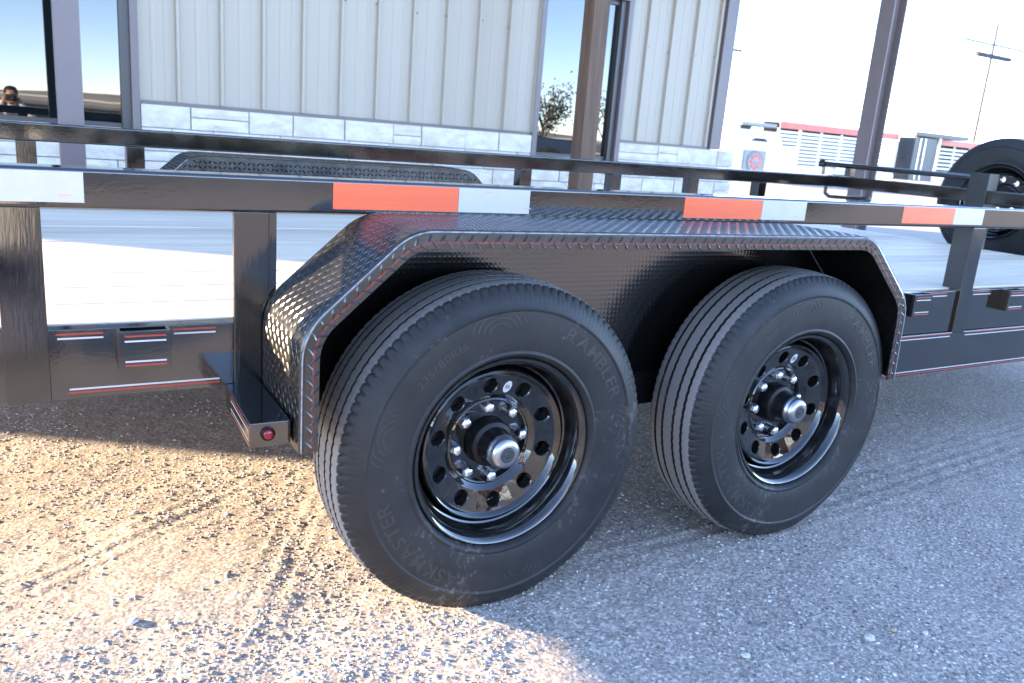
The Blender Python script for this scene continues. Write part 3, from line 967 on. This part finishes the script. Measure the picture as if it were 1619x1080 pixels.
# ------------------------------------------------------------------ office building
YW = 5.2
B = tag(empty('office_building', (2.5, YW + 3, 0)), 'grey steel sided office with white stone wainscot behind the trailer', 'building')
B.location = (0, 0, 0)
ZB, ZT, XL, XE = 1.10, 3.9, -6.7, 5.46
W1 = (-3.4, -.19); W2 = (3.175, 4.125); WB, WT1, WT2 = .875, 3.3, 2.375
# core walls, kept back behind the facing
m = MB()
m.box(XL, XE - .02, YW + .20, YW + 7, 0, ZT)
m.build('wall', 'blind', B)
rib = [(0, 0), (.095, 0), (.102, .003), (.118, .003), (.125, 0), (.185, 0), (.192, .003), (.208, .003), (.215, 0), (.262, 0), (.272, .032), (.290, .032), (.300, 0), (.3048, 0)]
def panel_mesh(z0, z1, x0=0, x1=.3048):
    def cut(a, b):
        P = []
        for (xa, ya_), (xb, yb_) in zip(rib, rib[1:]):
            if xb <= a or xa >= b: continue
            for x in (max(xa, a), min(xb, b)):
                P.append((x, ya_ + (yb_ - ya_) * (x - xa) / (xb - xa)))
        return P
    P = cut(x0, x1)
    m = MB()
    vs = [(p[0] - x0, -p[1], z0) for p in P] + [(p[0] - x0, -p[1], z1) for p in P]
    n = len(P)
    m.add(vs, [(i, i + 1, n + i + 1, n + i) for i in range(n - 1)])
    return m.mesh('siding_panel', 'siding')
full = panel_mesh(ZB + .012, ZT)
over2 = panel_mesh(WT2 + .06, ZT)
def siding(xa, xb, ph, me, z0):
    k = math.floor((xa - ph) / .3048)
    while ph + k * .3048 < xb:
        a = ph + k * .3048; b = a + .3048
        if a >= xa - 1e-4 and b <= xb + 1e-4:
            inst('siding_panel', me, B, (a + .0004, YW, 0), scale=(.997, 1, 1))
        else:
            aa, bb = max(a, xa), min(b, xb)
            if bb - aa > .01:
                inst('siding_panel', panel_mesh(z0, ZT, aa - a, bb - a), B, (aa, YW, 0))
        k += 1
siding(W1[1] + .03, W2[0] - .03, -.176, full, ZB + .012)
siding(W2[1] + .03, XE - .10, -.176, full, ZB + .012)
siding(W2[0] - .029, W2[1] + .029, -.176, over2, WT2 + .06)
scr = MB().lathe([(.0, -.008), (.006, -.007), (.0075, 0)], 8).mesh('screw', 'trim', 50)
for k in range(34):
    x = -.176 + .3048 * k + .281
    if W1[1] + .05 < x < W2[0] - .05 or W2[1] + .05 < x < XE - .12:
        for z in (1.98, 3.0):
            inst('screw', scr, B, (x + .022 * (-1) ** k, YW - .016, z + .012 * ((k * 7) % 3)))
# backing sheet so that no gap opens behind the seams
m = MB()
m.box(W1[1] + .01, W2[0], YW + .012, YW + .19, ZB, ZT); m.box(W2[1], XE - .02, YW + .012, YW + .19, ZB, ZT); m.box(W2[0] + .001, W2[1] - .001, YW + .012, YW + .19, WT2 + .05, ZT)
m.box(XL, W1[0], YW + .012, YW + .19, 0, ZT); m.box(W1[0] + .001, W1[1] + .009, YW + .012, YW + .19, WT1, ZT)
m.build('wall_backing', 'mortar', B)
# trims
MB().box(W1[1] + .03, W2[0] - .001, YW - .016, YW + .011, ZB - .012, ZB + .011).build('base_trim', 'trim', B)
MB().box(W2[1] + .031, XE - .002, YW - .016, YW + .011, ZB - .012, ZB + .011).build('base_trim', 'trim', B)
MB().box(XE - .12, XE + .03, YW - .045, YW + .10, ZB - .01, ZT).build('corner_trim', 'trim', B, bevel=.004)
MB().box(XE, XE + .02, YW + .10, YW + 7, 0, ZT).build('side_wall', 'siding', B)
# windows
def window(xa, xb, zt, mull):
    f = MB()
    f.box(xa - .03, xa + .022, YW - .038, YW + .09, WB - .03, zt + .03)
    f.box(xb - .022, xb + .03, YW - .038, YW + .09, WB - .03, zt + .03)
    f.box(xa + .023, xb - .023, YW - .038, YW + .09, zt, zt + .03)
    f.box(xa + .023, xb - .023, YW - .030, YW + .09, WB - .03, WB + .02)
    w = f.build('window', 'trim', B, bevel=.003)
    fr = MB()
    fr.box(xa + .023, xa + .065, YW + .03, YW + .085, WB + .021, zt - .001); fr.box(xb - .085, xb - .023, YW + .0, YW + .085, WB + .021, zt - .001)
    fr.box(xa + .066, xb - .086, YW + .03, YW + .085, WB + .021, WB + .06); fr.box(xa + .066, xb - .086, YW + .03, YW + .085, zt - .04, zt - .001)
    for q in mull: fr.box(q - .028, q + .028, YW + .028, YW + .085, WB + .061, zt - .041)
    fr.build('window_frame', 'bronze', w)
    xs = [xa + .066] + [v for q in mull for v in (q - .029, q + .029)] + [xb - .086]
    for a, b in zip(xs[::2], xs[1::2]):
        MB().box(a, b, YW + .055, YW + .062, WB + .061, zt - .041).build('pane', 'glass', w)
window(W1[0], W1[1], WT1, (-2.3,))
window(W2[0], W2[1], WT2, ())
# limestone wainscot: every block its own piece on a mortar bed
bed = MB(); bed.box(W1[1] + .0, W2[0] - .001, YW + .0, YW + .011, 0, ZB - .013); bed.box(W2[1] + .001, XE + .245, YW + .0, YW + .19, 0, ZB - .013)
bed.box(W1[0], W1[1] - .001, YW, YW + .19, 0, WB - .032); bed.box(W2[0], W2[1], YW, YW + .19, 0, WB - .032); bed.box(W1[1], W2[0] - .002, YW + .0115, YW + .19, 0, ZB - .013)
bed.build('mortar_bed', 'mortar', B)
def stone_block(x0, x1, z0, z1):
    nx_ = max(2, int((x1 - x0) / .08)); nz_ = 2
    g_ = .004; yb = YW - .036 - rnd.random() * .012
    vs = []; fs = []
    for j in range(nz_ + 1):
        for i in range(nx_ + 1):
            e = (i in (0, nx_)) or (j in (0, nz_))
            vs.append((x0 + g_ + (x1 - x0 - 2 * g_) * i / nx_ + (0 if e else rnd.uniform(-.01, .01)), yb + (.008 if e else rnd.uniform(-.007, .002)), z0 + g_ + (z1 - z0 - 2 * g_) * j / nz_))
    for j in range(nz_):
        for i in range(nx_):
            a = j * (nx_ + 1) + i
            fs.append((a, a + 1, a + nx_ + 2, a + nx_ + 1))
    n = len(vs); rimi = [i for i in range(nx_ + 1)] + [(j + 1) * (nx_ + 1) - 1 for j in range(1, nz_ + 1)] + [nz_ * (nx_ + 1) + i for i in range(nx_ - 1, -1, -1)] + [j * (nx_ + 1) for j in range(nz_ - 1, 0, -1)]
    for q in rimi: vs.append((vs[q][0], YW + .001, vs[q][2]))
    L = len(rimi)
    for k in range(L):
        fs.append((rimi[k], n + k, n + (k + 1) % L, rimi[(k + 1) % L]))
    MB().add(vs, fs).build('stone', 'stone', B)
def ashlar(xa, xb, ztop):
    z = ztop
    while z > .06:
        h = min(.165, z)
        x = xa
        off = 0
        while x < xb - .02:
            w = rnd.choice((.26, .34, .42, .5, .56))
            if x + w > xb - .12: w = xb - x
            c = rnd.random()
            if c < .22 and h > .12:      # split into two low blocks
                zz = z - h * rnd.choice((.45, .55))
                if w > .34 and rnd.random() < .5:
                    q = x + w * rnd.uniform(.4, .6)
                    stone_block(x, q, zz, z); stone_block(q, x + w, zz, z)
                else:
                    stone_block(x, x + w, zz, z)
                stone_block(x, x + w, z - h, zz)
            else:
                stone_block(x, x + w, z - h, z)
            x += w
        z -= h
ashlar(W1[1] + .032, W2[0] - .032, ZB - .014)
ashlar(W2[1] + .032, XE + .25, ZB - .014)
ashlar(-1.6, W1[1] + .031, WB - .034)
ashlar(W2[0] - .031, W2[1] + .031, WB - .034)
# roof and porch roof (out of frame, they shade the wall and show in the paint)
rf = MB(); rf.prism([(YW - .15, ZT), (YW + 7.1, ZT), (YW + 7.1, ZT + .1), (YW + 3.5, ZT + .8), (YW - .15, ZT + .1)], 0, XL - .1, XE + .15)
rf.build('roof', 'roofing', B)
MB().box(-4.6, 7.1, 4.15, 4.36, 3.25, 3.5).build('porch_beam', 'oldwood', B)
MB().prism([(3.95, 3.5), (YW - .16, 3.85), (YW - .16, 3.9), (3.95, 3.55)], 0, -4.6, 7.1).build('porch_roof', 'roofing', B)
MB().box(-4.6, 7.1, 3.6, YW - .05, -.02, .035).build('porch_slab', 'concrete', B, bevel=.01)

# porch posts
tag(MB().box(-.712, -.575, 4.2, 4.337, .036, 3.25).build('porch_post', 'trim', bevel=.006), 'square mauve painted porch post standing before the left window', 'post', 'porch posts')
tag(MB().box(3.03, 3.185, 4.2, 4.345, .036, 3.25).build('porch_post', 'oldwood', bevel=.007), 'weathered brown timber porch post in front of the narrow window', 'post', 'porch posts')
hb = MB()
hb.box(6.63, 6.642, 4.2, 4.37, .036, 3.25); hb.box(6.81, 6.822, 4.2, 4.37, .036, 3.25); hb.box(6.6421, 6.8099, 4.275, 4.287, .036, 3.25)
tag(hb.build('porch_post', 'steel'), 'grey steel H section porch post beyond the corner of the building', 'post', 'porch posts')

# ------------------------------------------------------------------ far yard
def cattle_trailer(x0, x1, y, z1, bays, nsl, band, label, nose=None):
    c = tag(empty('livestock_trailer', ((x0 + x1) / 2, y, 0)), label, 'livestock trailer', 'livestock trailers parked beyond the building')
    cx = (x0 + x1) / 2; L = x1 - x0; z0 = .62; W = 2.1
    def bx(a, b, c0, d, e, f, n, mt):
        return MB().box(a - cx, b - cx, c0, d, e, f).build(n, mt, c)
    bx(x0, x1, .9, .96, z0 + .05, z1 - .05, 'interior_shade_sheet', 'dark')  # dark sheet standing in for the shade inside, seen between the slats
    bx(x0, x1, -.03, W, z1 - .02, z1 + .04, 'roof', 'white')
    bx(x0, x1, -.05, -.02, z1 - .30, z1 - .021, 'roof_band', band)
    bx(x0, x1, -.05, W, z0 - .14, z0, 'floor_rail', 'white')
    slat = MB().box(0, L / bays - .10, -.02, .01, 0, .105).mesh('side_slat', 'white')
    zt = z1 - .32
    for b in range(bays + 1):
        bx(x0 + b * L / bays - .05, x0 + b * L / bays + .05, -.04, .02, z0, zt, 'side_post', 'white')
    for b in range(bays):
        for k in range(nsl):
            inst('side_slat', slat, c, (x0 - cx + b * L / bays + .05, 0, z0 + .06 + k * (zt - z0 - .08) / nsl))
    for wx in (x0 + L * .55, x0 + L * .66):
        m = MB().lathe([(.0, .02), (.22, .0), (.36, -.02), (.38, .04), (.38, .2), (.3, .22)], 24, wx - cx, .38)
        m.build('wheel', 'rubber', c, smooth=40)
    bx(x0 + L * .48, x0 + L * .73, -.12, -.052, z0 + .02, z0 + .26, 'mudguard', 'white')
    if nose:
        bx(x0 - 1.3, x0 - .06, 0, W, 1.15, z1 - .05, 'nose', nose)
        bx(x0 - 2.0, x0 - .06, .8, 1.2, .55, .7, 'tongue', 'white')
    return c
cattle_trailer(28.0, 36.4, 25, 2.62, 6, 10, 'red', 'white slatted livestock trailer with a red roof band, left of the steel post')
cattle_trailer(39.0, 46.0, 25.4, 2.62, 5, 8, 'red', 'white slatted livestock trailer partly behind the spare wheel')
# dark enclosed trailer end between the two
M['charcoal'] = mat('charcoal_panel', (.045, .047, .05), .45, var=(3, (.07, .072, .075), .3))
e = tag(empty('cargo_trailer', (38, 24.5, 0)), 'dark grey enclosed cargo trailer end between the livestock trailers', 'trailer')
MB().box(-.95, .95, 0, .9, .45, 2.55).build('body', 'charcoal', e, bevel=.03)
MB().box(-1.05, 3.4, -.05, 1.2, 2.62, 2.82).build('roof', 'charcoal', e)
MB().box(.96, 1.10, -.06, .0, .4, 2.6).build('corner_post', 'white', e)
for k in (-.55, -.15):
    MB().box(k, k + .05, -.03, -.002, .5, 2.5).build('door_bar', 'chrome', e)
# white service truck seen left of the livestock trailer
t = tag(empty('service_truck', (25.0, 23.0, 0)), 'white service truck with a grey roof rack at the building corner', 'truck')
MB().prism([(-1.6, .55), (2.0, .55), (2.0, 1.5), (1.2, 1.55), (.9, 2.05), (-1.6, 2.05)], 1, 0, 1.9).build('body', 'white', t, bevel=.06)
MB().box(-1.2, .8, .1, 1.8, 2.2, 2.36).build('roof_rack', 'grey', t, bevel=.02)
MB().box(-1.15, -.55, .2, .3, 2.051, 2.199).build('rack_leg', 'dark', t)
MB().prism([(-.7, 1.62), (.3, 1.62), (.1, 1.74), (-.45, 1.74)], 1, -.02, -.002).build('side_window', 'dark', t)
MB().box(-1.0, .25, -.06, -.002, .35, 1.25).build('wheel_well', 'grey', t, bevel=.05)
w_ = MB().lathe([(.0, -.13), (.10, -.12), (.34, -.1), (.42, -.12), (.46, -.08), (.46, .0)], 24, -.35, .80).build('wheel', 'grey', t, smooth=40)
hubm = MB().lathe([(0, -.125), (.075, -.122), (.08, -.10)], 10).mesh('wheel_hub', 'red', 30)
for k in range(8):
    a = 2 * math.pi * k / 8
    inst('wheel_hub', hubm, w_, (-.35 + .24 * math.cos(a), 0, .80 + .24 * math.sin(a)))

def pole(x, y, h, r, arms, label):
    p = tag(empty('utility_pole', (x, y, 0)), label, 'utility pole')
    MB().tube((0, 0, -.2), (0, 0, h), r, 10, r * .7).build('pole_shaft', 'pole', p, smooth=50)
    for (z, half, th) in arms:
        MB().box(-half, half, -th, -.0 - r * .2, z - th / 2, z + th / 2).build('crossarm', 'pole', p)
        for q in (-.9, -.45, .45, .9):
            MB().lathe([(.0, -.04), (.04, -.03), (.04, .03), (0, .04)], 8, half * q, z + th / 2 + .05).build('insulator', 'grey', p)
pole(39.0, 40, 7.7, .085, ((7.55, .8, .13),), 'thin pale light pole rising just right of the building corner')
pole(67.5, 40, 12.8, .13, ((10.3, 2.4, .30), (11.2, 4.2, .12)), 'tall utility pole with two crossarms at the right edge')

# ------------------------------------------------------------------ the yard behind the camera, mirrored in the windows
def tree(x, y, h, w, seed, label):
    r = random.Random(seed)
    t = tag(empty('bare_tree', (x, y, 0)), label, 'tree', 'trees across the yard mirrored in the window')
    m = MB().tube((0, 0, -.1), (0, 0, h * .45), .12, 8, .07)
    tips = []
    for k in range(9):
        a = r.random() * 6.28; z = h * r.uniform(.2, .45); e = Vector((math.cos(a) * w * r.uniform(.3, .8), math.sin(a) * w * r.uniform(.3, .8), h * r.uniform(.55, .95)))
        m.tube((0, 0, z), e, .045, 6, .012); tips.append((Vector((0, 0, z)), e))
    m.build('trunk', 'bark', t, smooth=40)
    lv = MB()
    for k in range(1500):
        a, b = r.choice(tips); p = a.lerp(b, r.uniform(.35, 1.1)) + Vector((r.gauss(0, .28), r.gauss(0, .28), r.gauss(0, .28)))
        u = Vector((r.gauss(0, 1), r.gauss(0, 1), r.gauss(0, 1))).normalized() * .08; v = u.orthogonal().normalized() * .05
        lv.add([p - u, p + v, p + u, p - v], [(0, 1, 2, 3)])
    tag(lv.build('crown', 'leaf', t), kind='stuff')
tree(21.5, -28, 4.6, 2.2, 1, 'brown leaved tree across the yard at left of the mirrored clump')
tree(24.8, -29, 4.2, 2.4, 2, 'low brown tree in the middle of the mirrored clump')
tree(28.4, -28, 5.4, 2.0, 3, 'tallest brown tree of the mirrored clump beside the road')
def flatbed(x, y, L, mt, label):
    f = tag(empty('parked_flatbed', (x, y, 0)), label, 'flatbed trailer', 'flatbed trailers parked across the yard')
    MB().box(-L / 2, L / 2, -1, 1, .62, .74).build('deck', 'dark', f)
    MB().box(-L / 2, L / 2, .94, 1.0, .42, .619).build('side_rail', mt, f)
    MB().box(-L / 2, L / 2, .9, .95, .80, .92).build('top_rail', mt, f)
    for k in range(6):
        q = -L / 2 + .1 + k * (L - .2) / 5
        MB().box(q, q + .08, .9, .95, .741, .799).build('post', mt, f)
    for q in (-.5, .45):
        MB().lathe([(0, .05), (.2, .02), (.37, 0), (.39, .05), (.39, .2), (.3, .22)], 20, q, .39).build('wheel', 'rubber', f, smooth=40).location = (0, .75, 0)
flatbed(-1.6, -11, 6.0, 'dark', 'black flatbed trailer parked across the yard mirrored in the left window')
flatbed(6.2, -11.5, 6.5, 'maroon', 'maroon flatbed trailer parked beside the black one across the yard')
def pickup(x, y, rz, label):
    p = tag(empty('parked_pickup', (x, y, 0), rz), label, 'pickup')
    MB().prism([(-2.7, .45), (2.6, .45), (2.65, .9), (2.5, 1.05), (1.3, 1.12), (.75, 1.72), (-.7, 1.75), (-.95, 1.12), (-2.7, 1.1)], 1, -.9, .9).build('body', 'navy', p, bevel=.06)
    for s in (-.905, .905):
        MB().prism([(-.62, 1.16), (1.05, 1.14), (.66, 1.62), (-.55, 1.64)], 1, s - .006, s + .006).build('side_window', 'glass', p)
        for q in (-1.75, 1.65):
            MB().lathe([(0, -.1), (.22, -.12), (.38, -.12), (.40, -.06), (.40, .1), (.3, .12)], 20, q, .40).build('wheel', 'rubber', p, smooth=40).location = (0, s, 0)
pickup(12.0, -11.5, R(20), 'dark blue pickup parked across the yard, mirrored in the narrow window')
fn = tag(empty('pipe_fence', (14, -20, 0)), 'pale pipe rail fence along the far side of the yard', 'fence')
for z in (.55, 1.1):
    MB().tube((-26, 0, z), (26, 0, z), .04, 8).build('rail', 'white', fn, smooth=50)
pm = MB().tube((0, 0, -.1), (0, 0, 1.2), .05, 8).mesh('fence_post', 'white', 50)
for k in range(18):
    inst('fence_post', pm, fn, (-26 + k * 52 / 17, 0, 0))
hl = MB()
hx = np.linspace(-500, 500, 60)
for i in range(59):
    a, b = hx[i], hx[i + 1]
    ha = 3 + 1.5 * math.sin(a * .013) + 1 * math.sin(a * .041); hb_ = 3 + 1.5 * math.sin(b * .013) + 1 * math.sin(b * .041)
    hl.add([(a, -260, -1), (b, -260, -1), (b, -330, hb_), (a, -330, ha), (a, -420, -1), (b, -420, -1)], [(0, 1, 2, 3), (3, 2, 5, 4)])
M['grass'] = mat('dry_grass_hill', (.62, .55, .40), .95, var=(.05, (.50, .44, .30), .3))
tag(hl.build('hills', 'grass', smooth=80), kind='structure', label='low dry grass rise far across the road')

# the photographer, seen only in the glass
def person():
    import bmesh
    P = tag(empty('person', (-1.02, -1.86, 0), R(0)), 'person in a white shirt and dark vest crouching to hold up a camera', 'person')
    joints = {'pel': (0, -.16, .36), 'spine': (0, -.10, .54), 'chest': (0, .0, .74), 'neck': (0, .07, .89), 'head0': (0, .11, .97),
              'lsh': (-.18, .02, .82), 'lel': (-.27, .20, .78), 'lwr': (-.09, .30, .99), 'rsh': (.18, .02, .82), 'rel': (.27, .20, .78), 'rwr': (.09, .30, .99),
              'lhip': (-.10, -.14, .34), 'lkn': (-.16, .26, .46), 'lan': (-.15, .02, .08), 'lto': (-.16, .20, .03),
              'rhip': (.10, -.14, .34), 'rkn': (.15, .24, .08), 'ran': (.13, -.16, .07), 'rto': (.13, -.30, .05)}
    rad = {'pel': .15, 'spine': .13, 'chest': .15, 'neck': .06, 'head0': .055, 'lsh': .07, 'lel': .047, 'lwr': .032, 'rsh': .07, 'rel': .047, 'rwr': .032,
           'lhip': .10, 'lkn': .062, 'lan': .045, 'lto': .035, 'rhip': .10, 'rkn': .062, 'ran': .045, 'rto': .035}
    E_ = [('pel', 'spine'), ('spine', 'chest'), ('chest', 'neck'), ('neck', 'head0'), ('chest', 'lsh'), ('lsh', 'lel'), ('lel', 'lwr'), ('chest', 'rsh'), ('rsh', 'rel'), ('rel', 'rwr'),
          ('pel', 'lhip'), ('lhip', 'lkn'), ('lkn', 'lan'), ('lan', 'lto'), ('pel', 'rhip'), ('rhip', 'rkn'), ('rkn', 'ran'), ('ran', 'rto')]
    names = list(joints)
    me = bpy.data.meshes.new('body'); me.from_pydata([joints[n] for n in names], [(names.index(a), names.index(b)) for a, b in E_], [])
    o = bpy.data.objects.new('body', me); link(o, P)
    o.modifiers.new('skin', 'SKIN'); s2 = o.modifiers.new('sub', 'SUBSURF'); s2.levels = 2; s2.render_levels = 2
    bm = bmesh.new(); bm.from_mesh(me); lay = bm.verts.layers.skin.verify(); bm.verts.ensure_lookup_table()
    for v, n in zip(bm.verts, names):
        v[lay].radius = (rad[n], rad[n] * (.75 if n in ('pel', 'spine', 'chest') else 1)); v[lay].use_root = n == 'pel'
    bm.to_mesh(me); bm.free()
    m = bpy.data.materials.new('clothed_body'); m.use_nodes = True
    nt = m.node_tree; b = nt.nodes['Principled BSDF']; b.inputs['Roughness'].default_value = .8
    tc = nt.nodes.new('ShaderNodeTexCoord'); sx = nt.nodes.new('ShaderNodeSeparateXYZ'); nt.links.new(tc.outputs['Object'], sx.inputs[0])
    r = nt.nodes.new('ShaderNodeValToRGB'); r.color_ramp.interpolation = 'CONSTANT'
    dv = nt.nodes.new('ShaderNodeMath'); dv.operation = 'DIVIDE'; dv.inputs[1].default_value = 2.0
    nt.links.new(sx.outputs[2], dv.inputs[0]); nt.links.new(dv.outputs[0], r.inputs[0])
    els = [(0, (.03, .025, .02)), (.05, (.06, .08, .15)), (.235, (.75, .75, .74)), (.50, (.45, .26, .18))]
    while len(r.color_ramp.elements) < 4: r.color_ramp.elements.new(.5)
    for e_, (p_, c_) in zip(r.color_ramp.elements, els): e_.position = p_; e_.color = (*c_, 1)
    nt.links.new(r.outputs[0], b.inputs['Base Color']); me.materials.append(m)
    hd = MB()
    pr = [(.0, -.125), (.045, -.115), (.065, -.08), (.075, -.03), (.08, .02), (.075, .07), (.05, .105), (0, .118)]
    hd.lathe([(a, b_) for a, b_ in pr], 20)
    h = hd.build('head', 'skin', P, smooth=80); h.rotation_euler = (R(90), 0, 0); h.location = (0, .15, 1.06)
    nose = MB().prism([(-.012, -.02), (.012, -.02), (0, .03)], 1, .065, .10).build('nose', 'skin', P); nose.location = (0, .15, 1.06)
    hr = MB().lathe([(.084, .0), (.088, .04), (.082, .08), (.055, .118), (0, .13)], 20).build('hair', 'hair', P, smooth=80); hr.rotation_euler = (R(90), 0, 0); hr.location = (0, .138, 1.065)
    vs_ = MB().prism([(-.17, .02), (.17, .02), (.19, .34), (-.19, .34)], 1, -.10, .02).build('vest', 'vest', P, bevel=.03); vs_.location = (0, -.06, .48); vs_.rotation_euler = (R(-20), 0, 0)
    for s in (-1, 1):
        hm = MB()
        for k in range(4):
            x = s * (.03 + .0) ; z = -.03 + k * .019
            hm.tube((s * .07, .0, z), (s * .035, .045, z + .004), .009, 6, .008); hm.tube((s * .035, .045, z + .004), (s * .012, .05, z + .006), .008, 6, .006)
        hm.tube((s * .07, -.01, .035), (s * .03, -.005, .055), .010, 6, .008)
        hm.tube((s * .095, -.02, 0), (s * .06, .01, 0), .030, 8, .036)
        hd_ = hm.build('hand', 'skin', P, smooth=40); hd_.location = (0, .33, 1.01)
person()
c_ = tag(empty('handheld_camera', (-1.02, -1.86, 0)), 'black camera held up in front of the face of the crouching person', 'camera')
MB().box(-.068, .068, .36, .395, .985, 1.075).build('camera_body', 'ink', c_, bevel=.008)
MB().lathe([(0, .44), (.03, .445), (.034, .44), (.034, .396)], 16, 0, 1.03).build('camera_lens', 'ink', c_, smooth=40)

# ------------------------------------------------------------------ single stones on the ground (placed by ray from the camera to z = 0)
for i, (u, v_, s, mt, lb_) in enumerate(STONES):
    d = Rr * ((u - 809.5) / 1288.4) + Uu * (-(v_ - 540) / 1288.4) + Ff
    q = cam.matrix_world.translation + d * (-1.06649 / d.z)
    stone_at(q.x, q.y, s, mt, lb_, 40 + i)
